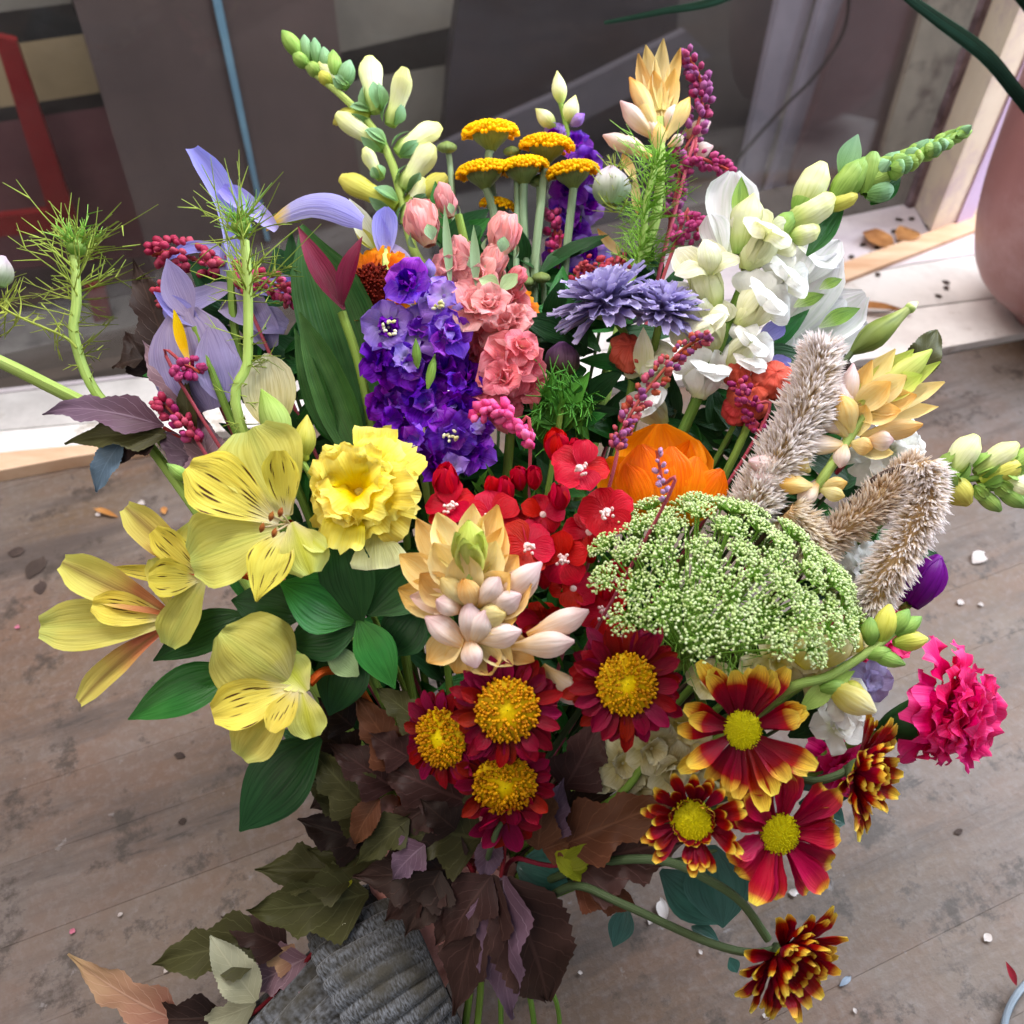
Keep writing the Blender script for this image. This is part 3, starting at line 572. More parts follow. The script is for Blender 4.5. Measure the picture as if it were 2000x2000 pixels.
def rydaisy(c, ax, R, disc, label, D, n=15, mat=None, cupped=0., rings=2, stempts=None, w=.34, dh=.3):
    T_ = Thing('daisy_chrysanthemum', label, 'flower', D, group='red daisy chrysanthemums with yellow tips')
    mat = mat or rytip; R *= .92; n += 1
    F = pt_head(T_, c, ax); h = dome(T_, F, disc * .97, disc * dh, ydisc, 'flower_head')
    disc_florets(T_, F, disc * .98, 300, disc * .036, disc * (dh + .03), ydisc, h, 1.3, 0, .4)
    for i, (tl, rs) in enumerate({0: ((-.06, 1), (.2, .95)), 1: ((.25, 1), (.55, .92), (1.05, .6)), 2: ((.1, 1), (.45, .96), (.8, .82), (1.15, .62))}[rings]):
        T_.radial(F, None, R * rs, n - i, R * w, mat, (.3, .45, .6, .85, 1, .95, .4), tl, .2, disc * .72, -i, h, i * 2.6 / n, bow=-.05 if tl > .4 else .05, cup=.6, nu=4, nv=8, curl=rnd.uniform(.02, .16), lj=.2, ruf=.05, aj=.24, nvar=6)
    dome(T_, F @ RX(math.pi), disc * .95, disc * .9, stemdark, 'calyx', prof=(1, .98, .85, .6, .35, .2))
    if stempts: T_.stem([T_.pt(c) - CV(*ax) * T_.px(disc * .5)] + stempts, 8, 9, stemdark)
    else: p = T_.pt(c); T_.stem([p, p + CV(*ax) * -.05], 7, 8, stemdark)
    return T_
def carnation(T_, c, ax, R, mat, n=6, rings=5, h=None, spread=1.3):
    F = pt_head(T_, c, ax)
    h = dome(T_, F, R * .22, R * .2, mat, 'flower_head')
    for i in range(rings):
        f = i / (rings - 1)
        T_.radial(F, None, R * (1.05 - .38 * f), n, R * .82, mat, FAN, -.1 + spread * f, .22, R * .04, R * .12 * f, h, i * .7, bow=.05, ruf=.11, rf=2.6, nu=12, nv=10, jag=.09, rndt=.12, nvar=6, lj=.24, aj=.35, curl=rnd.uniform(-.2, -.05))
    return h
def floret(T_, c, ax, R, mat, n=5, eye=None, mat2=None, tilt=.25, parent=None, ruf=.06, name='floret'):
    F = pt_head(T_, c, ax) @ RZ(rnd.uniform(0, 6))
    h = dome(T_, F, R * .16, R * .12, eye or mat, name, parent)
    T_.radial(F, None, R, n, R * 1.0, mat, ROUND, tilt, .25, R * .06, 0, h, 0, bow=.05, cup=.15, ruf=ruf, rf=1.6, nu=5, nv=6, curl=-.1)
    if mat2: T_.radial(F, None, R * .62, n, R * .7, mat2, ROUND, tilt + .6, .3, R * .04, R * .08, h, .5, cup=.2, ruf=ruf, rf=1.6, nu=4, nv=5)
    return h
def persic(pts, w, mat, label, D, n=60, b=6, stempts=None, mat2=None, el=1.4, taper=.5):
    T_ = Thing('persicaria_spike', label, 'flower spike', D, group='beaded persicaria spikes')
    q = [T_.pt(p) for p in pts]; sp = spline(q, 40); P_, Dr, Rr = [], [], []
    t = np.gradient(sp, axis=0); t /= np.linalg.norm(t, axis=1)[:, None]
    for i in range(n):
        f = (i + rnd.random()) / n; k = min(39, int(f * 40)); v = nrs.normal(size=3); v -= t[k] * v.dot(t[k]); v /= np.linalg.norm(v)
        ww = T_.px(w) * .5 * (1 - taper * abs(f - .45) * 1.6) * rnd.uniform(.75, 1.05)
        P_.append(sp[k] + v * ww); Dr.append(v * .7 - t[k] * .6); Rr.append(T_.px(b) * rnd.uniform(.65, 1.15))
    base = np.array(T_.b); P_ = np.array(P_) - base; half = len(P_) * 2 // 3
    idx = nrs.permutation(len(P_)); M = Matrix.Translation(T_.b)
    def sub(ii, m): T_.part('beads', beads(P_[ii], [Rr[j] for j in ii], [Dr[j] for j in ii], el), m, M, kind='stuff')
    if mat2: sub(idx[:half], mat); sub(idx[half:], mat2)
    else: sub(idx, mat)
    T_.stem([pts[0]] + list(pts[1:]) + (stempts or []), 3, 4, prust)
    return T_
def threads(T_, pts, n, ln, mat, r=1.3, spread=1.0, up_=.4, fork=2, name='bracts', f0=0., f1=1.):
    q = [T_.pt(p) for p in pts]; sp = spline(q, 30); t = np.gradient(sp, axis=0); t /= np.linalg.norm(t, axis=1)[:, None]
    out = []; base = np.array(T_.b)
    for i in range(n):
        k = int((f0 + (f1 - f0) * rnd.random()) * 29); v = nrs.normal(size=3); v -= t[k] * v.dot(t[k]); v /= np.linalg.norm(v)
        d = v * spread - t[k] * up_ * rnd.uniform(.3, 1.6); d /= np.linalg.norm(d); l = T_.px(ln) * rnd.uniform(.5, 1.15)
        w = nrs.normal(size=3) * .5
        line = [sp[k] + (d * f + w * f * f * .5) * l for f in np.linspace(0, 1, 6)]
        out.append(tubearr(np.array(line) - base, np.linspace(T_.px(r), T_.px(r * .35), 6), 3))
        for _ in range(fork):
            j = rnd.randint(1, 4); d2 = d + nrs.normal(size=3) * .55; d2 /= np.linalg.norm(d2)
            line2 = [np.array(line[j]) + d2 * l * .45 * f for f in np.linspace(0, 1, 4)]
            out.append(tubearr(np.array(line2) - base, np.linspace(T_.px(r * .8), T_.px(r * .3), 4), 3))
    return T_.part(name, joinarr(out), mat, Matrix.Translation(T_.b), kind='stuff')
def nbleaf(T_, base, tip, w, k, n=(0, .3, 1), fold=.26, bow=None, lobed=True, curl=None, ruf=.05, **kw):
    bow = rnd.uniform(.03, .13) if bow is None else bow; curl = rnd.uniform(-.18, .05) if curl is None else curl; w = w * .94
    return T_.petal(base, tip, w, NB[k], LOBED if lobed else BROAD, n, 'leaf', nu=8, nv=40, serr=.13, sn=rnd.choice([15, 17, 19]), fold=fold, bow=bow, curl=curl, ruf=ruf, rf=2.5, **kw)
celcore = pm('celosia_core', [(0, '#c4a880'), (1, '#b0906a')], .7, 0)
def celosia(pts, w, label, D, n=900, mat=cel, stempts=None, ln=17):
    T_ = Thing('celosia_spike', label, 'flower spike', D, group='feathery wheat celosia spikes')
    q = [T_.pt(p) for p in pts]; sp = spline(q, 60); t = np.gradient(sp, axis=0); t /= np.linalg.norm(t, axis=1)[:, None]
    V, Fc, U = [], [], []; base = np.array(T_.b); n = int(n * 1.6)
    for i in range(n):
        f = (i + rnd.random()) / n; k = min(59, int(f * 60)); v = nrs.normal(size=3); v -= t[k] * v.dot(t[k]); v /= np.linalg.norm(v)
        env = min(1, .2 + 1.5 * math.sqrt(f)) * (1 - .2 * f) * (1 + .1 * math.sin(f * 23))
        rr = T_.px(w) * .5 * env * rnd.uniform(.35, .75); l = T_.px(ln) * rnd.uniform(.7, 1.25)
        d = v * .9 - t[k] * rnd.uniform(.2, .8) * (1.5 if f < .1 else 1); d += nrs.normal(size=3) * .18; d /= np.linalg.norm(d)
        s_ = np.cross(d, nrs.normal(size=3)); s_ /= np.linalg.norm(s_); s2 = np.cross(d, s_)
        p0 = sp[k] + v * rr - base; o = len(V); wd2 = l * .095
        V += [p0, p0 + d * l * .5 + s_ * wd2, p0 + d * l * .5 - s_ * wd2, p0 + d * l * .45 + s2 * wd2 * .8, p0 + d * l]
        Fc += [[o, o + 1, o + 3], [o, o + 3, o + 2], [o + 1, o + 4, o + 3], [o + 3, o + 4, o + 2]]; U += [(.5, 0), (0, .5), (1, .5), (.5, .5), (.5, 1)]
    core = sp[2:] - base; T_.part('spike_core', tube(core, T_.px(w) * .26 * np.minimum(1, .2 + 2.2 * np.sqrt(np.linspace(0, 1, len(core))))), celcore, Matrix.Translation(T_.b))
    T_.part('bristles', mk('bristles', V, Fc, U, False), mat, Matrix.Translation(T_.b), kind='stuff')
    T_.stem([pts[-1]] + (stempts or []), 5, 5, stembrown); return T_
def snapfloret(T_, base, tip, w, matb, matl, open_=1., n=(0, 0, 1)):
    a, b = T_.pt(base), T_.pt(tip); d = (b - a); Lg = d.length; y = d.normalized()
    h = T_.wrapbud(a, a + d * .9, w * .84, matb, 4, 'floret', n, ruf=.05, open_=.06)
    nn = CV(*n); nn = (nn - y * nn.dot(y)).normalized(); x = y.cross(nn)
    c = a + d * .62
    for sx in (-1, 1):   # upper lip folds back
        T_.part('petal', sheet(Lg * .6, T_.px(w * .75), ROUND, bow=.18, cup=.2, ruf=.06, rf=1.5, nu=6, nv=7, curl=-.25), matl, frame(c + x * sx * T_.px(w * .12), c + x * sx * T_.px(w * .45) + y * Lg * .5 + nn * T_.px(w * .15), (nn + x * sx * .4)), h)
    for sx in (-.8, 0, .8):   # lower lip bulges to the viewer
        T_.part('petal', sheet(Lg * .55, T_.px(w * .62), ROUND, bow=.3, cup=-.35, ruf=.04, rf=1.5, nu=6, nv=7, curl=-.2), matl, frame(c + nn * T_.px(w * .22), c + nn * T_.px(w * .45 * open_ + w * .2) + x * sx * T_.px(w * .42) + y * Lg * (.12 - .1 * open_), nn + y * .8), h)
    return h
# ================================================================== the bouquet, back row first
# pale snapdragon, upper left
T_ = Thing('snapdragon', 'tall pale green snapdragon leaning back beside the brown pillar', 'flower', .55, group='snapdragons')
T_.stem([(560, 75), (600, 130), (665, 185), (720, 240), (762, 310), (785, 390), (805, 480), (850, 620)], 6, 11, stempale)
for b, t, w, m in (((590, 112), (551, 60), 24, budgreen), ((602, 122), (594, 68), 18, budblue), ((620, 128), (614, 74), 18, budblue), ((604, 130), (572, 104), 22, budgreen), ((640, 145), (632, 92), 20, budblue), ((655, 158), (650, 98), 24, budgreen),
                   ((668, 172), (684, 118), 26, budblue), ((628, 148), (600, 124), 22, budgreen), ((650, 165), (622, 140), 22, budyel)):
    T_.bud(b, t, w * 1.35, m, (.4, .8, 1, .95, .75, .15), n=(rnd.uniform(-.5, .5), 0, 1))
for b, t, w, m, be in (((678, 172), (624, 124), 28, budwhite, .1), ((734, 220), (717, 96), 50, budwhite, -.05), ((762, 245), (798, 146), 44, budwhite, .1), ((722, 226), (632, 204), 34, budyel, -.25), ((752, 290), (658, 226), 42, budwhite, .1),
                       ((775, 300), (858, 232), 46, budwhite, -.2), ((786, 370), (846, 286), 52, budwhite, .1), ((775, 405), (664, 342), 48, budyel, -.12), ((795, 400), (872, 342), 44, budyel, -.1), ((790, 440), (828, 350), 40, budwhite, .1), ((745, 350), (712, 296), 30, budwhite, .1)):
    h = T_.bud(b, t, w * .86, m, (.55, .85, .78, .84, 1, .92, .4), (0, .2, 1), bend=be * 1.6 + rnd.choice([-.12, .12]), lobes=2, la=.12, ns=12, nv=14, name='floret')
    for k in range(3):
        e = T_.pt(b); d = (T_.pt(t) - e); T_.part('sepal', sheet(d.length * .42, T_.px(w * .55), LANCE, bow=.12, cup=.3, nu=3, nv=5), budblue, frame(e, e + d, CV(math.cos(k * 2.1 + .8), math.sin(k * 2.1), .6)) @ TR(0, 0, T_.px(w * .36)), h)
# yellow buttons
T_ = Thing('button_chrysanthemum', 'spray of flat yellow button flowers on grey green stems', 'flower', .53)
for c, w, pts in (((958, 262, 1), 104, [(955, 330, 1), (985, 520, 1), (1030, 700)]), ((1068, 288, .5), 100, [(1060, 370), (1045, 520), (1040, 690)]), ((945, 338), 100, [(965, 420), (985, 560), (1020, 720)]), ((1020, 330), 96, [(1022, 420), (1030, 560), (1050, 700)]),
                  ((1118, 338), 96, [(1112, 440), (1100, 560), (1092, 690)]), ((972, 402, 1), 66, [(965, 480, 1), (985, 600), (1030, 720)])):
    ax = (rnd.uniform(-.14, .14), .9, .22); F = pt_head(T_, c, ax); h = dome(T_, F, w * .5, w * .20, button, 'flower_head', prof=(.9, 1, .97, .85, .6, .05))
    disc_florets(T_, F, w * .52, 230, w * .034, w * .215, button, h, 1.4, 0, 1)
    rim = [(w * .51 * math.cos(a), w * .51 * math.sin(a), rnd.uniform(-4, 5)) for a in np.linspace(0, 6.28, 46)]
    T_.part('rim_florets', beads(np.array(rim) * T_.px(1), T_.px(w * .045), [(math.cos(a), math.sin(a), -.4) for a in np.linspace(0, 6.28, 46)], 1.5), button, F, h, kind='stuff')
    dome(T_, F @ RX(math.pi), w * .36, w * .30, calyxg, 'calyx', h, prof=(1, .95, .82, .6, .4, .25))
    T_.stem([T_.pt(c) - CV(*ax) * T_.px(w * .25)] + pts, 8, 10, stemgrey)
for c, w, e in (((873, 288), 40, (885, 400)), ((1000, 296, 1), 36, (1010, 420)), ((1052, 354, 1), 42, (1050, 480)), ((1027, 550, -1), 36, (1040, 650)), ((1057, 542, -1), 36, (1060, 640))):
    F = pt_head(T_, c, (0, .9, .4)); h = dome(T_, F @ TR(0, 0, -T_.px(w * .25)), w * .5, w * .55, calyxg, 'bud', prof=(.5, .9, 1, .95, .7, .05))
    T_.stem([c, e], 6, 6, stemgrey)
# violet larkspur at the back
def larkspur(label, D, stemp, fl, buds):
    T_ = Thing('larkspur', label, 'flower spike', D, group='violet larkspur spikes')
    T_.stem(stemp, 5, 9, stemg)
    for (x, y, R, eye) in fl:
        m = rnd.choice([lark, larkpale]) if y < 690 else rnd.choice([lark, larkd, larkd])
        floret(T_, (x, y, rnd.uniform(-.9, .5)), (rnd.uniform(-.55, .55), rnd.uniform(-.3, .6), 1), R * .88, m, 5, larkeye if eye else m, rnd.choice([larkd, lark]), tilt=rnd.uniform(.1, .5), ruf=.16)
        if D < .5 and rnd.random() < .6: floret(T_, (x + rnd.uniform(-34, 34), y + rnd.uniform(-30, 30), rnd.uniform(-1.3, -.3)), (rnd.uniform(-.9, .9), rnd.uniform(-.4, .8), .8), R * .55, rnd.choice([lark, larkpale, larkd]), 4, tilt=rnd.uniform(.3, .8), ruf=.2)
        if eye:
            p = T_.pt((x, y, -1.6)); T_.part('stamens', beads([(rnd.uniform(-1, 1) * T_.px(R * .2), rnd.uniform(-1, 1) * T_.px(R * .2), rnd.uniform(-.5, .5) * T_.px(R * .2)) for _ in range(9)], T_.px(3.4), [nrs.normal(size=3) for _ in range(9)], 1.8), larkeye, axisframe(p, CV(0, 0, 1)), kind='stuff')
    for b, t, w, m in buds: T_.bud(b, t, w, m, n=(0, 0, 1))
    return T_
larkspur('dark violet larkspur spike behind the yellow button flowers', .555, [(1092, 190), (1108, 260), (1128, 400), (1130, 520), (1110, 650)],
         [(1085, 265, 30, 0), (1125, 285, 42, 0), (1140, 325, 46, 0), (1112, 372, 42, 0), (1100, 420, 44, 0), (1145, 400, 46, 0), (1120, 455, 46, 0), (1095, 500, 46, 0), (1150, 500, 48, 0), (1115, 550, 48, 0), (1165, 560, 46, 0), (1075, 580, 40, 0)],
         [((1096, 205), (1088, 138), 30, budwhite), ((1084, 250), (1046, 212), 32, budwhite), ((1106, 242), (1124, 186), 34, budwhite), ((1115, 245), (1142, 222), 26, larkpale)])
# golden tuberose at the back
def tuber(label, D, petals, stemp, extra=()):
    T_ = Thing('tuberose', label, 'flower', D, group='golden tuberose spikes')
    T_.stem(stemp, 9, 13, stempale)
    for b, t, w, m, kind in petals:
        if kind == 'b': T_.bud(b, t, w * .9, m, (.28, .5, .85, 1, .78, .12), (rnd.uniform(-.3, .3), .2, 1), lobes=3, la=.12, ns=12, nv=10, bend=rnd.uniform(-.05, .1))
        else: T_.petal(b, t, w * .8, m, (.4, .75, 1, .98, .72, .06), (rnd.uniform(-.3, .3), .3, 1), bow=-.10, cup=.6, nu=6, nv=8, curl=rnd.uniform(0, .14), ruf=.04)
    return T_
tuber('golden tuberose spike at the top beside purple persicaria', .53,
      [((1292, 215), (1290, 84), 46, tuby, 'p'), ((1285, 215), (1262, 92), 44, tuby, 'p'), ((1298, 215), (1328, 95), 34, tubo, 'p'), ((1283, 235), (1242, 112), 42, tubo, 'p'), ((1300, 235), (1318, 140), 44, tubo, 'p'), ((1284, 250), (1230, 148), 38, tubo, 'b'), ((1292, 240), (1276, 140), 48, tubo, 'p'),
       ((1286, 275), (1208, 204), 40, tubp, 'b'), ((1290, 275), (1246, 180), 36, tubo, 'b'), ((1300, 270), (1346, 192), 36, tubo, 'b'), ((1285, 282), (1268, 222), 30, tubp, 'b'), ((1300, 262), (1318, 205), 34, tubp, 'b'), ((1288, 300), (1284, 240), 36, tubo, 'b'),
       ((1262, 300), (1178, 262), 36, tubp, 'b'), ((1272, 308), (1208, 268), 34, tubp, 'b'), ((1325, 270, 1), (1388, 238, 1), 34, tubp, 'b'), ((1325, 305, 1), (1392, 290, 1), 36, tubp, 'b'), ((1305, 285), (1335, 268), 26, tubp, 'b'), ((1240, 350), (1215, 300), 26, tubo, 'p'), ((1240, 350), (1245, 420), 24, tubo, 'p'), ((1215, 500), (1165, 450), 26, tubo, 'p')],
      [(1288, 230), (1290, 320), (1282, 420), (1250, 520), (1200, 700)])
persic([(1340, 104), (1366, 150), (1372, 200), (1360, 250), (1335, 300), (1322, 370), (1310, 420)], 46, ppur, 'purple beaded spike drooping beside the top golden tuberose', .535, 120, 8, [(1290, 520)], pmag)
persic([(1432, 336), (1400, 322), (1360, 308), (1340, 330)], 34, pmag, 'small magenta beaded tip left of the white lily petal', .53, 40, 7)
persic([(1380, 500), (1370, 460), (1345, 435), (1320, 470)], 48, pmag, 'magenta beaded cluster beside the cream snapdragon buds', .51, 55, 7)
persic([(1078, 410), (1085, 460), (1090, 510)], 36, phot, 'bright pink beaded spike among the button flower stems', .54, 40, 7, None, pmag)
persic([(1225, 510), (1180, 530), (1140, 520), (1120, 580)], 42, pcrim, 'crimson beaded spike above the lilac chrysanthemums', .52, 60, 7)
# feathery nigella at the top
T_ = Thing('nigella', 'feathery bright green nigella foliage under the top tuberose', 'foliage', .515, group='feathery nigella stems')
T_.stem([(1290, 300), (1265, 380), (1255, 470), (1230, 560)], 6, 8, stempale)
threads(T_, [(1290, 300), (1262, 380), (1255, 470), (1240, 530)], 150, 82, nigl, 1.6, 1., .5)
T_.bud((1190, 400), (1195, 325), 72, nigbud, (.4, .8, 1, .95, .7, .2), lobes=5, la=.12, ns=20, nv=10)
threads(T_, [(1200, 330), (1195, 380), (1210, 420)], 40, 52, nig, 1.6, 1., .5)
# white alstroemeria on the right
T_ = Thing('alstroemeria', 'white alstroemeria with green striped petal tips at the back', 'flower', .50, group='alstroemeria')
for b, t, w, m, nn in (((1420, 500), (1432, 336), 124, white, (0, .2, 1)), ((1415, 500), (1385, 420), 70, white, (-.4, .2, 1)), ((1500, 690), (1640, 500), 110, white, (.1, .4, 1)), ((1500, 690), (1650, 585), 96, white, (0, .3, 1)), ((1490, 720), (1700, 640), 150, white, (0, .5, 1)), ((1500, 710), (1690, 575), 130, white, (.3, .6, 1)),
                        ((1560, 480), (1640, 520), 90, white, (.3, .4, 1)), ((1530, 690), (1660, 710), 110, white, (0, .2, 1)), ((1480, 600), (1580, 470), 100, white, (0, .3, 1)), ((1480, 700), (1540, 640), 80, white, (0, .3, 1)), ((1560, 560), (1640, 470), 70, white, (0, .3, 1))):
    T_.petal(b, t, w * .84, m, (.2, .45, .75, .95, 1, .85, .2), nn, cup=.4, bow=-.04, nu=10, nv=12, ruf=.05, rf=1.7)
for b, t, w in (((1440, 440, -.4), (1448, 345, -.3), 34), ((1550, 600, -.5), (1610, 575, -.4), 30), ((1600, 640, -.6), (1680, 602, -.4), 34), ((1600, 565, -.5), (1645, 545, -.4), 24)):
    T_.petal(b, t, w, greenstripe, LANCE, (0, .4, 1), 'tepal_tip', cup=.3, bow=.05)
T_.stem([(1500, 690), (1440, 760)], 6, 7, stemg)
T_ = Thing('iris_bud', 'closed olive green bud on a thin stem beside white alstroemeria', 'bud', .455)
T_.bud((1662, 690), (1782, 598), 52, pm('pod_olive', [(0, '#5f7240'), (.6, '#7f8c4c'), (1, '#b4bd84')], .45, .1, vein=('#4c6034', .5), vs=8), (.2, .7, 1, .9, .65, .38, .3), ns=12)
T_.bud((1772, 606), (1792, 590), 22, budwhite, (.8, 1, .7, .2), name='bud_tip')
T_.stem([(1664, 688), (1620, 745), (1570, 830), (1500, 950)], 6, 6, stemdark)
T_ = Thing('delphinium_floret', 'blue violet petals peeping out under the white snapdragon', 'flower', .478)
for b, t, w in (((1480, 668), (1532, 634), 40), ((1470, 735), (1545, 702), 40), ((1480, 745), (1530, 725), 36)): T_.petal(b, t, w, iris, ROUND, (0, .4, 1), cup=.3)
T_.stem([(1480, 735), (1450, 800)], 5, 5, stemg)
# white snapdragon leaning right
T_ = Thing('snapdragon', 'white snapdragon with green budded tip leaning towards the window jamb', 'flower', .465, group='snapdragons')
T_.stem([(1885, 262), (1800, 305), (1720, 345), (1620, 400), (1530, 445), (1470, 520), (1425, 620), (1370, 760)], 5, 13, stemg)
for i in range(34):
    f = i / 33; x = 1895 - 160 * f; y = 252 + 78 * f; a = rnd.uniform(0, 6.28); rr = 6 + 24 * f ** .7
    T_.bud((x - 22, y + 12, .8 * math.sin(a)), (x + 6 + 4 * math.cos(a), y - 6 - rr * math.sin(a) * .9 + 2, .9 * math.cos(a)), 20 + 22 * f, budgreen if i % 3 else budblue, n=(0, 0, 1))
for b, t, w, m in (((1690, 380), (1705, 300), 42, budgreen), ((1680, 360), (1742, 336), 40, budgreen), ((1690, 378), (1742, 372), 42, budblue), ((1650, 385), (1690, 312), 40, budgreen), ((1560, 415), (1606, 322), 54, budwhite), ((1625, 395), (1680, 318), 44, budgreen), ((1610, 405), (1672, 384), 34, budyel), ((1540, 440), (1626, 388), 56, budwhite), ((1540, 465), (1598, 448), 44, budwhite), ((1555, 420), (1590, 360), 44, budgreen), ((1500, 470), (1550, 420), 40, budgreen)):
    T_.bud(b, t, w, m, (.45, .8, 1, .98, .88, .35), (0, .3, 1), lobes=2, la=.1, ns=10, nv=10, bend=.06)
T_.petal((1640, 345), (1676, 262), 46, budblue, LANCE, (0, 0, 1), 'leaf', fold=.3)
T_.petal((1575, 500), (1650, 400, 1), 40, leafg, LANCE, (.2, .3, 1), 'leaf', fold=.3)
T_.petal((1700, 400), (1760, 345, 1), 40, leafg, LANCE, (.2, .3, 1), 'leaf', fold=.3)
T_.bud((1445, 500), (1472, 378), 66, budwhite, (.4, .7, .8, .95, 1, .6, .06), lobes=2, la=.08, ns=10, nv=10, name='floret')
for b, t, w, mb, ml, op in (((1455, 530), (1500, 440), 108, cream, cream, .6), ((1400, 620), (1362, 500), 82, budwhite, cream, .3), ((1440, 640), (1500, 565), 112, cream, snapwhite, .8), ((1400, 690), (1360, 610), 112, cream, cream, .9), ((1420, 720), (1475, 655), 80, cream, snapwhite, .7), ((1365, 780), (1378, 700), 108, snapwhite, snapwhite, 1.1), ((1300, 760, .6), (1255, 690, .6), 84, cream, cream, .8), ((1300, 830, .8), (1245, 770, .8), 84, cream, snapwhite, .9), ((1480, 600, .6), (1540, 520, .6), 96, snapwhite, snapwhite, .8), ((1440, 760, .2), (1455, 690, .2), 84, snapwhite, snapwhite, .9), ((1330, 640, .5), (1310, 570, .5), 84, cream, snapwhite, .7)):
    snapfloret(T_, b, t, w, mb, ml, op, (rnd.uniform(-.2, .2), -.1, 1))
T_.petal((1255, 740, -.6), (1255, 640, -.8), 40, cream, LANCE, (0, 0, 1), cup=.5, curl=.1)
# lilac chrysanthemums
for c, ax, R, lab in (((1185, 600), (-.3, .92, .28), 104, 'lilac chrysanthemum with tight petals, the wider of two'), ((1292, 615, -.5), (.2, .92, .3), 84, 'lilac chrysanthemum beside the white snapdragon, the smaller of two')):
    T_ = Thing('chrysanthemum', lab, 'flower', .465, group='lilac chrysanthemums'); F = pt_head(T_, c, ax); h = dome(T_, F, R * .3, R * .25, lilmum, 'flower_head')
    for i, (tl, rr) in enumerate(((-.35, .95), (-.15, 1), (.05, 1), (.25, .95), (.45, .9), (.65, .82), (.85, .7), (1.1, .55))):
        T_.radial(F, None, R * rr, 22 - i, R * .22, lilmum, (.3, .6, .8, .95, 1, .9, .5), tl, .22, R * .08, R * .03 * i, h, i * .3, cup=.4, ruf=.12, lj=.2, nu=4, nv=6, curl=rnd.uniform(-.1, .15), bow=.05)
    dome(T_, F @ RX(math.pi), R * .35, R * .3, calyxg, 'calyx'); p = T_.pt(c); T_.stem([p, p - CV(*ax) * .05], 8, 8, stemg)
T_ = Thing('chrysanthemum_bud', 'dark purple chrysanthemum bud right of the pink stock', 'bud', .47)
T_.bud((1098, 735), (1098, 668), 66, pm('bud_dark', [(0, '#5a5a34'), (.4, '#5a4450'), (1, '#6a4a78')], .6, .05), (.5, .9, 1, .95, .75, .2), lobes=8, la=.06, ns=24); T_.stem([(1098, 735), (1098, 820)], 7, 7, stemg)
# pink stock
T_ = Thing('stock', 'salmon pink stock spike right of the violet larkspur', 'flower spike', .455)
T_.stem([(895, 420), (920, 520), (960, 650), (1000, 780)], 8, 11, stemg)
for x, y, R, m, z in ((1000, 705, 66, pinkd, -1.2), (985, 645, 58, pink, -.6), (920, 605, 60, pink, -1.1), (945, 655, 54, pinkd, 0), (960, 755, 60, pinkd, -.8), (1025, 755, 46, pinkd, -.3), (905, 560, 50, pink, .2), (960, 560, 44, pink, .4), (1000, 590, 44, pinkd, .8), (985, 800, 46, pinkd, -.2), (925, 700, 50, pinkd, .3), (880, 520, 40, pink, -.4), (960, 600, 46, pink, -1.4), (1015, 680, 40, pinkd, -1.6), (1030, 710, 40, pinkd, -.8), (900, 640, 40, pink, -.8), (940, 540, 40, pink, -.6), (985, 740, 44, pinkd, -1.7), (1010, 620, 40, pink, -.4)):
    floret(T_, (x, y, z), (rnd.uniform(-.4, .5), rnd.uniform(-.1, .7), 1), R * .98, m, 5, None, m, tilt=rnd.uniform(.1, .6), ruf=.12)
for b, t, w, m in (((840, 480), (812, 390), 88, pink), ((880, 425), (864, 360), 50, pink), ((975, 500), (992, 412), 84, pink), ((915, 530), (892, 462), 56, pink), ((950, 540), (975, 478), 70, pink), ((880, 540), (870, 490), 44, pink), ((1000, 560), (1020, 520), 46, pinkd), ((1040, 800), (1060, 720), 34, pink)):
    h = T_.wrapbud(b, t, w, m, 5, 'bud', (0, .2, 1), ruf=.07, open_=.05)
    e = T_.pt(b); d = T_.pt(t) - e
    for k in range(3): T_.part('sepal', sheet(d.length * .34, T_.px(w * .3), LANCE, bow=.12, cup=.35, nu=3, nv=5), stemgrey, frame(e, e + d, CV(math.sin(k * 1.4 - 1.2), .2, math.cos(k * 1.4 - 1.2))) @ TR(0, 0, T_.px(w * .34)), h)
for b, t, w in (((930, 560, -1), (925, 440, -1), 20), ((880, 560, -1), (868, 400, -.5), 18)): T_.petal(b, t, w, stemgrey, LANCE, (0, 0, 1), 'leaf', fold=.3)
for b, t, w in (((975, 560, -1.4), (935, 545, -1.4), 34), ((1010, 535, -1.3), (975, 570, -1.4), 30)): T_.petal(b, t, w, leafp, LANCE, (0, .2, 1), 'leaf', fold=.3)
# helenium
T_ = Thing('helenium', 'orange and brown helenium half hidden behind the violet larkspur', 'flower', .475, group='orange heleniums'); F = pt_head(T_, (728, 560), (-.25, .35, 1)); h = dome(T_, F, 46, 26, hedisc, 'flower_head')
disc_florets(T_, F, 46, 120, 3.4, 28, hedisc, h, 1.6); T_.radial(F, None, 92, 15, 36, heor, FAN, -.1, .2, 38, 0, h, ruf=.1, rf=2, jag=.1, nu=6, nv=6); T_.radial(F, None, 84, 13, 34, heor, FAN, .15, .2, 36, 0, h, .2, ruf=.1, rf=2, jag=.1, nu=6, nv=6); T_.stem([(728, 560), (750, 680)], 8, 8, stemg)
T_ = Thing('helenium', 'small orange helenium behind the salmon pink stock', 'flower', .49, group='orange heleniums'); F = pt_head(T_, (1008, 600), (.4, .4, 1)); h = dome(T_, F, 20, 14, hedisc, 'flower_head'); T_.radial(F, None, 50, 12, 26, heor, FAN, .1, .2, 14, 0, h, ruf=.1, rf=2, jag=.1, nu=6, nv=6); T_.stem([(1008, 600), (1010, 700)], 7, 7, stemg)
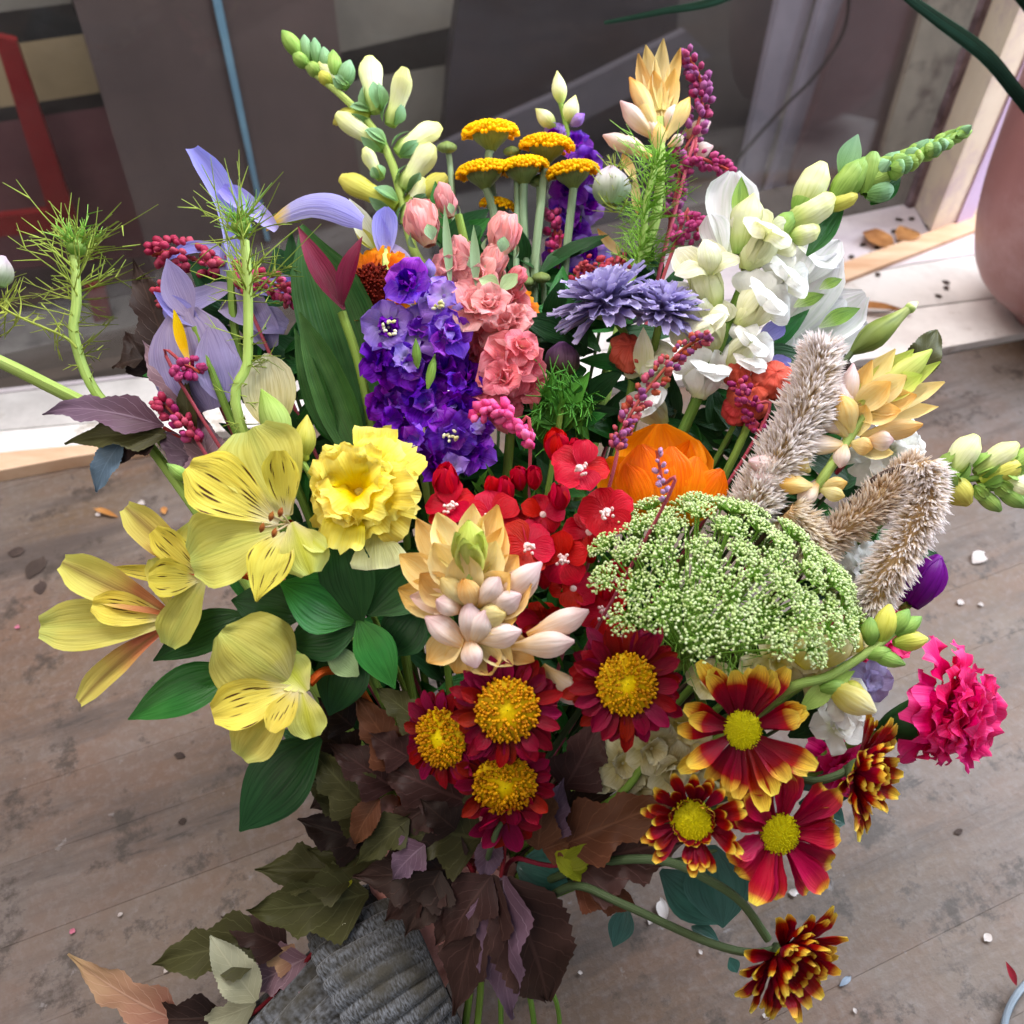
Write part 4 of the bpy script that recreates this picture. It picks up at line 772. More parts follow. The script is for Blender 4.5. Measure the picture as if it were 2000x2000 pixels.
# maroon parrot tulip with broad leaves
T_ = Thing('tulip', 'maroon tulip with broad green leaves left of the violet larkspur', 'flower', .452)
T_.petal((672, 605, -.5), (582, 442), 50, marn, LANCE, (.5, .1, 1), cup=.4, bow=-.05); T_.petal((668, 600, -.4), (708, 462), 44, marn, LANCE, (-.4, .1, 1), cup=.5, bow=.05)
T_.petal((745, 930, .5), (590, 440, .8), 160, tulleaf, [.4, .7, .9, 1, .95, .7, .05], (.15, .1, 1), 'leaf', bow=-.06, cup=.3, nu=8, nv=12, side=.02)
T_.petal((705, 900, -.5), (585, 610, -.3), 84, tulleaf, [.5, .8, 1, .95, .8, .5, .05], (-.3, .1, 1), 'leaf', bow=-.05, cup=.5, nu=6, nv=10); T_.petal((665, 880, 0), (575, 640, .6), 60, tulleaf, LANCE, (-.5, .1, 1), 'leaf', cup=.5, nu=6, nv=10)
T_.stem([(668, 610), (720, 800)], 9, 10, stemg)
# irises
T_ = Thing('iris', 'pale blue iris with curling petals, over the pink beaded spikes', 'flower', .475, group='blue irises')
for b, t, w, m, kw in (((455, 525), (376, 290), 58, iris, dict(side=.12, cup=.5)), ((540, 450), (432, 368), 50, iris, dict(side=.03, cup=.4)), ((520, 440, .2), (708, 432, -.6), 76, irisy, dict(bow=.08, side=-.2, cup=-.4, curl=0)),
                       ((450, 505), (330, 505), 36, iris, dict(side=.20, cup=.4)), ((430, 600), (560, 640), 70, irisl, dict(cup=.3, ruf=.05)), ((470, 560), (575, 560), 60, iris, dict(cup=.3, ruf=.05)), ((450, 560), (360, 600), 60, irisl, dict(cup=.3)), ((470, 540), (530, 680), 70, irisl, dict(cup=.3, ruf=.04)), ((440, 540), (480, 420), 60, iris, dict(cup=.4))):
    T_.petal(b, t, w * .86, m, (.35, .7, .85, .9, 1, .95, .5), (0, .35, 1), nu=6, nv=14, **kw)
T_.stem([(450, 530), (470, 700), (560, 900)], 8, 9, stemg)
T_ = Thing('iris', 'lavender iris with yellow signal in front of purple ninebark leaf', 'flower', .455, group='blue irises')
T_.petal((375, 625), (326, 505), 66, irisl, LANCE, (-.2, .3, 1), cup=.4, nv=10); T_.petal((355, 605), (412, 800), 170, irisl, [.35, .75, .95, 1, .98, .85, .3], (.05, .1, 1), cup=-.18, bow=.06, nu=8, nv=12, ruf=.02, side=.03)
T_.petal((340, 605, -.6), (372, 715, -.9), 28, irissig, LANCE, (-.5, .1, 1), 'signal_patch', cup=.3); T_.petal((410, 640), (440, 790), 90, irisl, OVAL, (.5, 0, 1), cup=.3); T_.petal((395, 640), (300, 570), 44, iris, LANCE, (0, .3, 1), cup=.4); T_.petal((350, 640, .2), (330, 575, .4), 40, iris, LANCE, (0, .3, 1), cup=.4)
T_.stem([(380, 640), (470, 860)], 8, 9, stemg)
T_ = Thing('iris', 'half open iris with cream and blue petals above the helenium', 'flower', .485, group='blue irises')
T_.petal((735, 490), (682, 388), 40, cream, LANCE, (0, .2, 1), cup=.5); T_.petal((735, 490), (690, 440), 26, budyel, LANCE, (0, .2, 1), cup=.5); T_.petal((752, 500), (755, 404), 50, iris, STRAP, (0, .1, 1), cup=.6); T_.petal((760, 510), (738, 412), 26, iris, LANCE, (0, .1, 1), cup=.6)
T_.petal((755, 470), (815, 545, -1), 22, irisl, LANCE, (0, .3, 1), side=-.06); T_.petal((760, 560, -1.5), (805, 598, -2), 14, irisl, LANCE, (0, .3, 1)); T_.stem([(752, 490), (757, 560, -1.4), (770, 640, -1)], 7, 8, stempale)
# nigella on the left
for lab, D, sp_, th, ln in (('feathery nigella stem with curved neck at the far edge', .47, [(145, 500), (150, 580), (146, 660), (190, 770), (300, 880)], [(150, 470), (150, 520), (155, 590)], 120), ('feathery nigella stem in front of the blue iris', .44, [(478, 470), (484, 560), (484, 700), (478, 850)], [(470, 430), (480, 500), (484, 590)], 125)):
    T_ = Thing('nigella', lab, 'foliage', D, group='feathery nigella stems'); T_.stem(sp_, 9, 11, stempale); threads(T_, th, 44, ln, nig, 2.2, .9, .75, 2); threads(T_, th, 40, 58, nigl, 2.0, .7, .8, 2, f1=.35)
    T_.bud((th[0][0], th[0][1] + 30), (th[0][0], th[0][1] - 6), 40, budgreen, (.4, .9, 1, .7, .3))
    threads(T_, sp_[1:4], 26, 70, nig, 1.6, 1., .1, 2)
T_ = Thing('nigella', 'thick pale green stem with feathery tip reaching out at the picture edge', 'foliage', .465, group='feathery nigella stems')
T_.stem([(-60, 680), (20, 715), (90, 750), (170, 790), (330, 870)], 13, 14, stempale); threads(T_, [(-40, 540), (0, 600), (40, 620), (130, 655)], 40, 70, nig, 2.0, 1., .3, 2); T_.stem([(-40, 560), (20, 610), (120, 655), (150, 680)], 2, 3, nig, tob=False)
T_.bud((0, 560), (6, 500), 46, nigbud, (.4, .9, 1, .7, .2), lobes=6, la=.1, ns=18)
# pink beaded spikes on the left
persic([(296, 498), (340, 492), (390, 510), (440, 520)], 62, pcrim, 'raspberry beaded spike lying under the curled blue iris petal', .478, 90, 8, [(470, 600)])
persic([(310, 560), (340, 600), (360, 640)], 50, pcrim, 'raspberry beaded spike at the edge beside dark ninebark leaf', .48, 50, 8)
persic([(575, 590), (545, 560), (500, 545), (470, 560)], 44, pcrim, 'raspberry beaded spike tangled in the nigella threads', .47, 50, 8, None, phot)
persic([(390, 728), (365, 715), (345, 735)], 44, pmag, 'magenta beaded tuft on the lavender iris petal', .445, 36, 8)
persic([(305, 780), (330, 800), (360, 830), (385, 860)], 40, pcrim, 'magenta beaded spike between the ninebark leaves', .45, 46, 8, None, pmag)
# violet larkspur in the middle
larkspur('large violet larkspur spike between tulip leaf and pink stock', .445, [(815, 530), (825, 700), (840, 880)],
         [(800, 560, 62, 0), (855, 590, 62, 1), (760, 640, 62, 1), (820, 650, 60, 0), (872, 655, 58, 0), (745, 710, 58, 0), (800, 715, 60, 0), (868, 725, 62, 0), (915, 745, 50, 0), (770, 790, 56, 0), (830, 790, 60, 0), (890, 800, 62, 0), (935, 830, 44, 0), (880, 850, 64, 1), (800, 880, 66, 1), (850, 910, 58, 0), (925, 885, 52, 0), (770, 850, 50, 0), (745, 790, 40, 0)],
         [((790, 545), (770, 515), 22, larkpale), ((838, 545), (838, 505), 28, larkpale), ((835, 760, -1.5), (850, 690, -1.2), 18, stemg), ((815, 720, -1.4), (812, 660, -1.6), 18, stemg)])
persic([(925, 815), (955, 800), (985, 805), (1012, 830), (1036, 868)], 40, phot, 'hot pink beaded spike drooping below the salmon stock', .425, 50, 10, None, None, 1.5)
persic([(1382, 652, -.5), (1330, 685), (1290, 730), (1250, 780), (1220, 830), (1205, 870)], 42, prust, 'long rust beaded spike crossing the cream snapdragon', .425, 110, 7, [(1190, 950)], ppur)
persic([(1440, 745), (1460, 790), (1485, 840)], 44, pmag, 'magenta beaded spike below the coral cockscomb', .45, 40, 7, None, pcrim)
persic([(1282, 880), (1288, 910), (1294, 945), (1300, 980)], 26, plav, 'slim lavender twig in front of the orange tulip', .385, 18, 6)
# ================================================================== front of the bouquet
def alstro(label, D, petals, c, ped, sta=None):
    T_ = Thing('alstroemeria', label, 'flower', D, group='alstroemeria')
    for b, t, w, m, kw in petals:
        kw = dict(kw); nn = kw.pop('n', (0, .2, 1)); pr = kw.pop('prof', [.16, .42, .7, .92, 1, .9, .42])
        T_.petal(b, t, w * (1.04 if m in (yalo, ygreen) else .84), m, pr, nn, nu=10, nv=14, ruf=kw.pop('ruf', .045), rf=2.3, **kw)
    for e in (sta or []):
        T_.stem([(c[0], c[1], -.4), ((c[0] + e[0]) / 2, (c[1] + e[1]) / 2, -1.6), (e[0], e[1], -1.8)], 2, 2, filam, tob=False, ns=5, name='filament')
        T_.bud((e[0] - 3, e[1] + 10, -1.8), (e[0] + 3, e[1] - 10, -1.9), 11, anth, name='anther')
    T_.stem([c] + ped, 9, 9, yped); return T_
alstro('large yellow alstroemeria facing the viewer with dark streaks', .400, [
    ((560, 1010), (490, 838, .8), 165, yalo, dict(cup=.25, bow=.03, n=(0, .3, 1))), ((545, 1020), (368, 910, -.5), 150, yali, dict(cup=.18, bow=.06, prof=[.12, .35, .62, .86, 1, .9, .3])), ((560, 1005), (545, 880, -.9), 84, yali, dict(cup=.35, bow=-.05)),
    ((545, 1035), (372, 1095, -.2), 150, yalo, dict(cup=.22, bow=.08)), ((560, 1040), (500, 1175, -1.2), 105, yali, dict(cup=.3, bow=.08, prof=LANCE)), ((570, 1020), (608, 1120, -.6), 92, ygreen, dict(cup=-.25, bow=.1, n=(.3, .1, 1))), ((575, 1030), (635, 1075, -.4), 40, ygreen, dict(cup=.3, n=(.4, .2, 1)))],
    (565, 1022, .3), [(600, 1060, 2), (640, 1180, 3)], [(512, 1030), (536, 1040), (530, 1008), (548, 1000)])
alstro('yellow alstroemeria seen side on beside the large one', .415, [
    ((400, 1130), (246, 990, .2), 78, yalr, dict(cup=.4, bow=.04)), ((395, 1125), (300, 1035, -.5), 70, yali, dict(cup=.3)), ((400, 1135), (208, 1108, 0), 40, yali, dict(cup=.5, prof=LANCE)), ((400, 1130), (330, 1262, -.6), 76, yalo, dict(cup=.3, bow=.06)), ((395, 1120), (390, 1020, .4), 90, yalo, dict(cup=.3)), ((390, 1130), (290, 1130, -1), 90, yali, dict(cup=.35))],
    (405, 1128, .5), [(470, 1120, 1.5), (600, 1200, 3)])
alstro('yellow alstroemeria with russet backs pointing at the bench', .41, [
    ((335, 1200), (122, 1098, -.2), 92, yalr, dict(cup=.45, bow=.05)), ((330, 1215), (78, 1225, -.6), 96, yalo, dict(cup=.25, bow=.03)), ((330, 1222), (155, 1372, -.4), 62, yalr, dict(cup=.4, side=.04)), ((335, 1190), (300, 1090, .3), 44, yalo, dict(cup=.4)), ((325, 1205), (180, 1180, -1.0), 80, yali, dict(cup=.3))],
    (340, 1208, .3), [(400, 1200, 1.5), (600, 1260, 3)])
alstro('yellow alstroemeria nodding over the dark green leaf', .405, [
    ((560, 1330), (430, 1235, -1.0), 170, yalo, dict(cup=-.3, bow=.14, prof=[.3, .7, .95, 1, .95, .75, .2])), ((570, 1345), (415, 1395, -1.2), 110, yali, dict(cup=.4, bow=.06)), ((565, 1360), (470, 1478, -.9), 96, yalo, dict(cup=.3, bow=.08)), ((590, 1350), (612, 1440, -.4), 72, ygreen, dict(cup=.35, bow=.1)), ((580, 1345), (530, 1430, -1.6), 66, yali, dict(cup=.5)), ((600, 1350), (556, 1290, .2), 80, ygreen, dict(cup=.3))],
    (605, 1335, .3), [(640, 1310, 1), (700, 1340, 3)])
# broad green leaves
T_ = Thing('foliage_sprig', 'sprig of glossy broad green leaves under the yellow flowers', 'foliage', .415)
for b, t, w, m, nn in (((705, 1215), (655, 1000, -.5), 112, leafd, (-.2, .2, 1)), ((690, 1215), (548, 1135, -1), 130, leafg, (0, .6, 1)), ((700, 1225), (560, 1255, .2), 110, leafd, (0, .3, 1)), ((700, 1210), (772, 1345, -.6), 80, leafg, (.2, .3, 1)), ((700, 1320), (634, 1262, 0), 52, leafp, (0, .3, 1)), ((720, 1200), (850, 1080, 1), 130, leafd, (0, .4, 1)),
                        ((490, 1200, 1), (295, 1288, 0), 90, leafd, (0, .5, 1)), ((470, 1310, 1), (245, 1402, 0), 104, leafg, (0, .6, 1)), ((625, 1440, 1), (462, 1625, .5), 140, leafd, (-.2, .3, 1)), ((600, 1200, 1), (450, 1170, 1), 110, leafd, (0, .4, 1)), ((700, 1250, 1), (640, 1400, 1), 110, leafd, (0, .3, 1)), ((760, 1280, 1), (830, 1180, 1), 100, leafd, (0, .3, 1)), ((690, 870, 5), (600, 780, 5), 70, leafg, (0, .3, 1))):
    T_.petal(b, t, w, m, LANCE, nn, 'leaf', fold=.16, bow=.05, nu=8, nv=12, curl=-.05)
T_.stem([(700, 1210, .3), (720, 1300, 1), (780, 1450, 3)], 7, 8, stemg)
# small yellow buds behind the alstroemeria
T_ = Thing('alstroemeria_bud', 'small pale yellow green buds behind the large yellow alstroemeria', 'bud', .435)
for b, t, w, m in (((590, 900), (600, 810), 46, budyel), ((560, 870), (510, 760), 60, stempale), ((560, 880), (535, 800), 50, budgreen), ((370, 940, -2), (325, 905, -2.4), 26, budgreen), ((600, 900), (560, 840), 40, budyel)): T_.bud(b, t, w, m)
T_.petal((540, 850, 1), (520, 690, 1.5), 110, hyd, OVAL, (0, .1, 1), 'petal', cup=.3); T_.stem([(590, 900), (640, 1000)], 6, 6, stemg)
# yellow carnation
T_ = Thing('carnation', 'ruffled yellow carnation left of the violet larkspur base', 'flower', .41); h = carnation(T_, (705, 965), (-.05, .25, 1), 120, ycarn, 6, 5, None, 1.05)
T_.petal((735, 1030), (742, 1112, -.6), 110, ycpale, FAN, (0, .3, 1), parent=h, ruf=.06, nu=8, rndt=.1); T_.petal((720, 930), (735, 835, .6), 90, ycarn, FAN, (0, .3, 1), parent=h, ruf=.06, nu=8); T_.petal((745, 850, .8), (765, 830, .6), 20, budyel, LANCE, (0, 0, 1), parent=h)
T_.bud((705, 985, 4), (705, 965, 1), 70, stemg, name='calyx'); T_.stem([(705, 980, 3), (760, 1100, 6)], 9, 9, stemg)
# sweet william
sw = [(880, 990, 56, 0, 1), (962, 1012, 62, -.5, 1), (1030, 1068, 58, -1.2, 1), (1100, 1092, 52, -1.0, 1), (1132, 915, 56, -.8, 1), (1185, 1000, 56, -.6, 1), (1150, 1040, 50, 0, 0), (1060, 1005, 44, .4, 0), (905, 1020, 44, .6, 0), (1120, 1150, 46, .8, 0), (1180, 1195, 54, .6, 1), (1060, 1220, 52, 1, 0), (1000, 1030, 40, .8, 0), (1200, 1130, 40, 1.0, 0)]
T_ = Thing('sweet_william', 'cluster of red sweet william with green spiky bracts', 'flower', .415)
for x, y, R, z, st in sw:
    h = floret(T_, (x, y, z), (rnd.uniform(-.35, .35), rnd.uniform(.1, .7), 1), R, red, 5, swstam, None, tilt=.12, ruf=.035)
    if st:
        q = T_.pt((x, y + 4, z - .5)); n_ = 9; T_.part('stamens', beads([(rnd.uniform(-1, 1) * T_.px(12), rnd.uniform(-1, 1) * T_.px(12), rnd.uniform(0, 1) * T_.px(14)) for _ in range(n_)], T_.px(3.6), [(rnd.uniform(-.5, .5), rnd.uniform(-.5, .5), 1) for _ in range(n_)], 2.2), swstam, axisframe(q, CV(0, .3, 1)), h, kind='stuff')
for x, y, w in ((870, 940, 62), (1085, 870, 58), (1125, 880, 50), (985, 955, 48), (1012, 930, 42), (1090, 968, 50), (1040, 930, 40), (960, 950, 40), (1180, 1150, 36), (1060, 1130, 30), (1150, 1080, 30)):
    T_.wrapbud((x + 4, y + w * .6, 1), (x, y - w * .5, -.2), w, redb, 4, 'bud', (rnd.uniform(-.4, .4), 0, 1), ruf=.07)
for i in range(150):
    x, y = rnd.uniform(860, 1230), rnd.uniform(930, 1330)
    if (x - 1040) ** 2 / 190 ** 2 + (y - 1120) ** 2 / 210 ** 2 > 1: continue
    a = rnd.uniform(-1.2, 1.2); l = rnd.uniform(40, 75); T_.petal((x, y, 1.8), (x + l * math.sin(a) * .8, y - l * math.cos(a) * .9, rnd.uniform(.2, 1.2)), rnd.uniform(7, 13), swg, LANCE, (0, 0, 1), 'bract', cup=.3, nu=2, nv=4)
T_.stem([(1040, 1100, 2), (1020, 1250, 5)], 12, 12, stemg)
# central tuberose
tuber('peach and yellow tuberose with green crown in the front middle', .385, [
    ((925, 1130), (975, 990, .6), 80, tubo, 'p'), ((900, 1120), (852, 1005, .6), 84, tuby, 'p'), ((915, 1120), (925, 985, .8), 76, tuby, 'p'), ((880, 1130), (815, 1015, .7), 70, tubo, 'p'),
    ((880, 1160), (780, 1083, .2), 84, tubo, 'p'), ((880, 1190), (778, 1150, 0), 92, tubo, 'p'), ((940, 1140), (985, 1030, .3), 76, tubo, 'p'), ((950, 1160), (1012, 1085, 0), 88, tubo, 'p'), ((960, 1190), (1056, 1108, 0), 80, tubp, 'p'), ((950, 1200), (1040, 1140, -.3), 92, tubo, 'p'), ((940, 1200), (1010, 1210, -.4), 92, tubo, 'p'),
    ((895, 1150), (845, 1060, -.4), 92, tuby, 'p'), ((935, 1150), (970, 1055, -.4), 84, tuby, 'p'), ((912, 1170), (900, 1075, -.8), 92, tuby, 'p'), ((880, 1180), (818, 1120, -.5), 84, tubo, 'p'), ((940, 1175), (1000, 1120, -.6), 84, tubo, 'p'),
    ((915, 1110), (885, 1035, -1.2), 54, tubg, 'p'), ((920, 1110), (915, 1018, -1.0), 64, tubg, 'b'), ((925, 1112), (945, 1035, -1.2), 52, tubg, 'p'), ((918, 1118), (905, 1050, -1.7), 60, tubg, 'p'), ((925, 1120), (935, 1062, -1.8), 52, tubg, 'p'),
    ((895, 1185), (800, 1165, -.3), 62, tubp, 'p'), ((915, 1185), (862, 1130, -.9), 46, tuby, 'b'), ((925, 1190), (905, 1128, -1.0), 50, tubo, 'b'), ((935, 1185), (975, 1128, -.9), 50, tubp, 'b'), ((945, 1195), (1020, 1160, -.6), 52, tubp, 'b'), ((960, 1180), (1058, 1098, -.2), 54, tubp, 'b'), ((905, 1195), (850, 1172, -.8), 50, tubp, 'b'), ((930, 1200), (990, 1200, -.7), 52, tuby, 'b'),
    ((915, 1268), (830, 1205, -.4), 56, tubp, 'b'), ((918, 1262), (915, 1175, -.7), 52, tubp, 'b'), ((922, 1262), (948, 1192, -.8), 50, tubp, 'b'), ((915, 1245), (930, 1305, -.8), 48, tubp, 'b'), ((925, 1250), (1020, 1232, -.5), 54, tubp, 'b'), ((1000, 1262, 0), (1122, 1252, -.3), 58, tubp, 'b'), ((1030, 1240, .2), (1150, 1192, .2), 56, tubp, 'b'),
    ((900, 1240), (838, 1295, -.1), 84, tubo, 'p'), ((930, 1250), (960, 1318, -.1), 90, tubo, 'p'), ((960, 1240), (1040, 1290, .4), 74, tubo, 'p'), ((915, 1250), (890, 1315, 0), 84, tubo, 'p'), ((930, 1240), (1000, 1300, 0), 70, tuby, 'p'), ((1060, 1300, 1.2), (1142, 1375, 1), 56, tubp, 'b')],
    [(918, 1120), (918, 1200), (925, 1300, 1.5), (935, 1420, 4)])
# orange tulip
T_ = Thing('tulip', 'orange double tulip behind the green umbel', 'flower', .435)
for b, t, w, nn, cu, bo in (((1285, 1010, 1), (1290, 828, 1.4), 210, (-.15, -.1, 1), .35, -.06), ((1270, 1010, .6), (1185, 895, .6), 120, (-.6, .2, 1), .4, -.05), ((1280, 1020), (1252, 868, -.2), 130, (-.25, .3, 1), -.12, .10), ((1310, 1020), (1312, 872, -.3), 100, (.05, .3, 1), -.15, .12), ((1330, 1020), (1362, 892, -.1), 96, (.3, .3, 1), -.15, .12), ((1340, 1020), (1412, 918, .2), 84, (.5, .3, 1), -.1, .10), ((1320, 1000, .8), (1360, 858, 1.0), 120, (.3, .1, 1), .3, -.05), ((1265, 1020, -.2), (1222, 905, -.2), 84, (-.5, .3, 1), -.1, .08)):
    T_.petal(b, t, w * .86, orange, (.4, .65, .85, 1, .98, .8, .15), nn, cup=cu, bow=bo, nu=8, nv=10, ruf=.02)
T_.stem([(1300, 990, 1), (1250, 1100, 4)], 9, 9, stemg)
# green umbel
T_ = Thing('umbel', 'broad pale green lace umbel of tiny white florets', 'flower', .415)
org = T_.pt((1335, 1285, 1.0)); ax = CV(.34, .84, .44); F = axisframe(org, ax); fl, rays, fp = [], [], []
for i in range(66):
    f = math.sqrt((i + .5) / 66); a = i * 2.39996 + .4; th = f * 1.06 * (1 - .22 * max(0, -math.sin(a)))
    L_ = T_.px(312 * (1.0 + .10 * math.cos(a * 1.0) * f) * rnd.uniform(.96, 1.03))
    d = Vector((math.sin(th) * math.cos(a) * 1.08, math.sin(th) * math.sin(a), math.cos(th))); e = F @ (d * L_); wd_ = (e - org).normalized()
    mid = org.lerp(e, .5) + ax * T_.px(8); rays.append(tubearr(spline([org, mid, e], 7) - np.array(T_.b), T_.px(2.2), 4))
    U_ = axisframe(e, wd_); rr = T_.px(rnd.uniform(30, 44))
    for k in range(70):
        g = math.sqrt((k + .5) / 70); aa = k * 2.4 + i; q = U_ @ Vector((rr * g * math.cos(aa) + rnd.gauss(0, T_.px(2)), rr * g * math.sin(aa) + rnd.gauss(0, T_.px(2)), T_.px(10) * (1 - g * g) + rnd.uniform(0, T_.px(5)))); fp.append(q)
        if k % 2 == 0: fl.append(tubearr(np.array([e - wd_ * T_.px(12), q]) - np.array(T_.b), T_.px(1.2), 3))
bpts = []; brad = []
for q in fp:
    for _ in range(2): bpts.append(np.array(q) - np.array(T_.b) + nrs.normal(size=3) * T_.px(2.2)); brad.append(T_.px(rnd.uniform(1.4, 2.9)))
MB_ = Matrix.Translation(T_.b)
T_.part('florets', beads(bpts, brad), ammib, MB_, kind='stuff'); T_.part('pedicels', joinarr(fl), ammig, MB_, kind='stuff'); T_.part('rays', joinarr(rays), ammig, MB_, kind='stuff')
for e, sp0 in (((1185, 1215, -1.5), (1330, 1160, -1)),):
    T_.stem([e, ((e[0] + sp0[0]) / 2, (e[1] + sp0[1]) / 2 + 6, -1.5), sp0, (1352, 1290)], 4, 5, ammig, tob=False, name='ray')
threads(T_, [(1250, 1230, .6), (1390, 1270, .6), (1530, 1290, .6)], 190, 84, ammig, 1.7, 1., .2, 2)
T_.stem([org, (1360, 1450, 4)], 10, 10, stemg)
# celosia
celosia([(1606, 676), (1585, 770), (1550, 850), (1500, 930), (1460, 1010)], 98, 'tall tan celosia spike with pale fluffy tip', .435, 2600, celp, [(1440, 1080, 2)], 32)
celosia([(1600, 1100), (1570, 1040), (1530, 1000)], 90, 'short tan celosia tuft behind the green umbel', .43, 800, cel, [(1480, 1060, 2)], 28)
celosia([(1790, 905, 0), (1720, 975, 0), (1650, 1030, .3), (1580, 1085, .6)], 78, 'brown celosia spike joining the arching white one', .43, 1500, cel, [(1520, 1180, 3)], 26)
celosia([(1690, 1200, 0), (1725, 1130, -.3), (1780, 1040, -.3), (1812, 960, 0), (1800, 905, .3)], 86, 'white and tan celosia spike arching down over the bench', .42, 1900, celp, [(1700, 940, 1), (1580, 1085, 2)], 28)
# tuberose on the right
tuber('yellow tuberose with green tip leaning right over the bench', .435, [
    ((1665, 800), (1830, 715, .2), 50, tubg, 'p'), ((1680, 790), (1815, 690, .5), 50, tubg, 'b'), ((1690, 800), (1838, 755, .2), 56, tuby, 'p'), ((1670, 810), (1828, 798, .2), 50, tuby, 'p'), ((1670, 780), (1780, 690, .2), 56, tubg, 'p'), ((1660, 790), (1745, 688, .2), 56, tuby, 'p'), ((1700, 780), (1800, 735, -.5), 64, tubg, 'p'), ((1680, 790), (1770, 735, -.8), 66, tuby, 'p'), ((1690, 800), (1790, 775, -.7), 64, tubo, 'p'), ((1670, 800), (1740, 745, -1), 64, tubo, 'p'), ((1680, 815), (1760, 805, -.8), 60, tubo, 'p'),
    ((1655, 810), (1700, 705, 0), 48, tubo, 'p'), ((1650, 815), (1662, 712, .2), 40, tubp, 'b'), ((1660, 850), (1630, 735, .2), 50, tubp, 'b'), ((1665, 850), (1640, 770, -.4), 52, tubo, 'b'), ((1660, 860), (1615, 800, 0), 40, tubo, 'b'), ((1660, 850), (1590, 815, 0), 34, tubp, 'b'), ((1670, 850), (1690, 790, -.4), 52, tubo, 'p'), ((1680, 850), (1800, 830, 0), 44, tubo, 'b'), ((1660, 870), (1565, 870, 0), 44, tubp, 'b'), ((1650, 862), (1640, 915, -.5), 36, tubp, 'b'), ((1660, 865), (1705, 875, -.4), 40, tubo, 'b'), ((1665, 870), (1740, 890, -.2), 52, tuby, 'p'), ((1690, 860), (1745, 860, -.3), 44, tubp, 'b'),
    ((1560, 925), (1462, 900, -.6), 52, tubp, 'b'), ((1570, 945), (1472, 930, -.8), 48, tubp, 'b'), ((1590, 950), (1520, 945, -.9), 44, tubo, 'b'), ((1580, 920), (1545, 890, -.5), 44, tubo, 'b'), ((1600, 950), (1655, 942, -.4), 34, tubo, 'b'), ((1600, 955), (1650, 970, -.4), 34, tuby, 'b'), ((1600, 940), (1560, 990, -.2), 40, tubp, 'b'), ((1620, 1060), (1595, 1030, 0), 40, tubo, 'b')],
    [(1700, 790), (1655, 860), (1600, 945, 0), (1540, 1040, 2), (1450, 1150, 4)])
T_ = Thing('lisianthus', 'white ruffled petals below the yellow tuberose on the right', 'flower', .455); carnation(T_, (1735, 880), (.4, .3, 1), 84, snapwhite, 5, 3); T_.stem([(1735, 880), (1650, 1000)], 8, 8, stemg)
T_ = Thing('lisianthus', 'white petals under the arching celosia', 'flower', .45); carnation(T_, (1670, 1120), (.3, .2, 1), 70, snapwhite, 5, 3); T_.stem([(1670, 1120), (1600, 1200)], 8, 8, stemg)
# snapdragon buds at the right edge
T_ = Thing('snapdragon', 'green and white snapdragon buds reaching the right picture edge', 'flower', .45, group='snapdragons')
T_.stem([(2080, 915), (1990, 925), (1900, 935), (1820, 950), (1700, 1040), (1600, 1150, 2)], 6, 9, stemg)
for b, t, w, m in (((1850, 930), (1905, 852), 52, budwhite), ((1905, 925), (1985, 868), 44, budwhite), ((1910, 940), (1995, 905), 46, budyel), ((1835, 920), (1890, 985), 54, budyel), ((1900, 950), (1952, 998), 30, budgreen), ((1950, 930), (2010, 960), 46, budwhite), ((1960, 920), (2030, 880), 40, budgreen), ((1940, 940), (2000, 990), 36, budgreen)):
    h = T_.bud(b, t, w, m, (.4, .75, .9, 1, .85, .3), (0, .2, 1), lobes=2, la=.06, ns=12, nv=10, name='bud', bend=.05); e = T_.pt(b); d = T_.pt(t) - e
    for k in range(3): T_.part('sepal', sheet(d.length * .5, T_.px(w * .6), LANCE, bow=.12, cup=.3, nu=3, nv=5), budgreen, frame(e, e + d, CV(math.cos(k * 2.1 + .8), math.sin(k * 2.1), .6)) @ TR(0, 0, T_.px(w * .36)), h)
# cockscomb
T_ = Thing('cockscomb', 'coral red velvety cockscomb between white snapdragon and tan celosia', 'flower', .465)
for c, r in (((1465, 775), 52), ((1505, 745), 46), ((1440, 730), 34), ((1550, 770), 34), ((1440, 800), 34), ((1615, 790), 30), ((1225, 690), 40)):
    th = np.linspace(0, 2 * math.pi, 41); ph = np.linspace(0, math.pi, 21); V, U = [], []
    k1, k2 = rnd.randint(4, 6), rnd.randint(3, 5)
    for p_ in ph:
        for t_ in th:
            rr = T_.px(r) * (1 + .13 * math.sin(k1 * t_ + 3 * math.sin(k2 * p_)) * math.sin(p_) + .06 * math.sin(9 * p_ + 2 * t_)); V.append((rr * math.sin(p_) * math.cos(t_), rr * math.sin(p_) * math.sin(t_) * .8, rr * math.cos(p_) * .7)); U.append((t_ / 6.3, p_ / 3.2))
    T_.part('crest', mk('crest', V, gridfaces(20, 40), U), cox, axisframe(T_.pt(c), CV(.1, .5, 1)) @ RZ(rnd.uniform(0, 6)))
T_.stem([(1470, 780), (1430, 900)], 8, 8, stemg)
T_ = Thing('tulip', 'closed purple tulip peeping out beside the arching celosia', 'flower', .45); T_.bud((1775, 1180), (1835, 1085), 66, purp, (.6, .9, 1, .95, .75, .2), lobes=3, la=.08, ns=14); T_.petal((1775, 1180), (1840, 1090, -.3), 56, purp, OVAL, (.3, .2, 1), cup=.4, bow=.1); T_.stem([(1775, 1180), (1660, 1260, 2)], 8, 8, stemg)
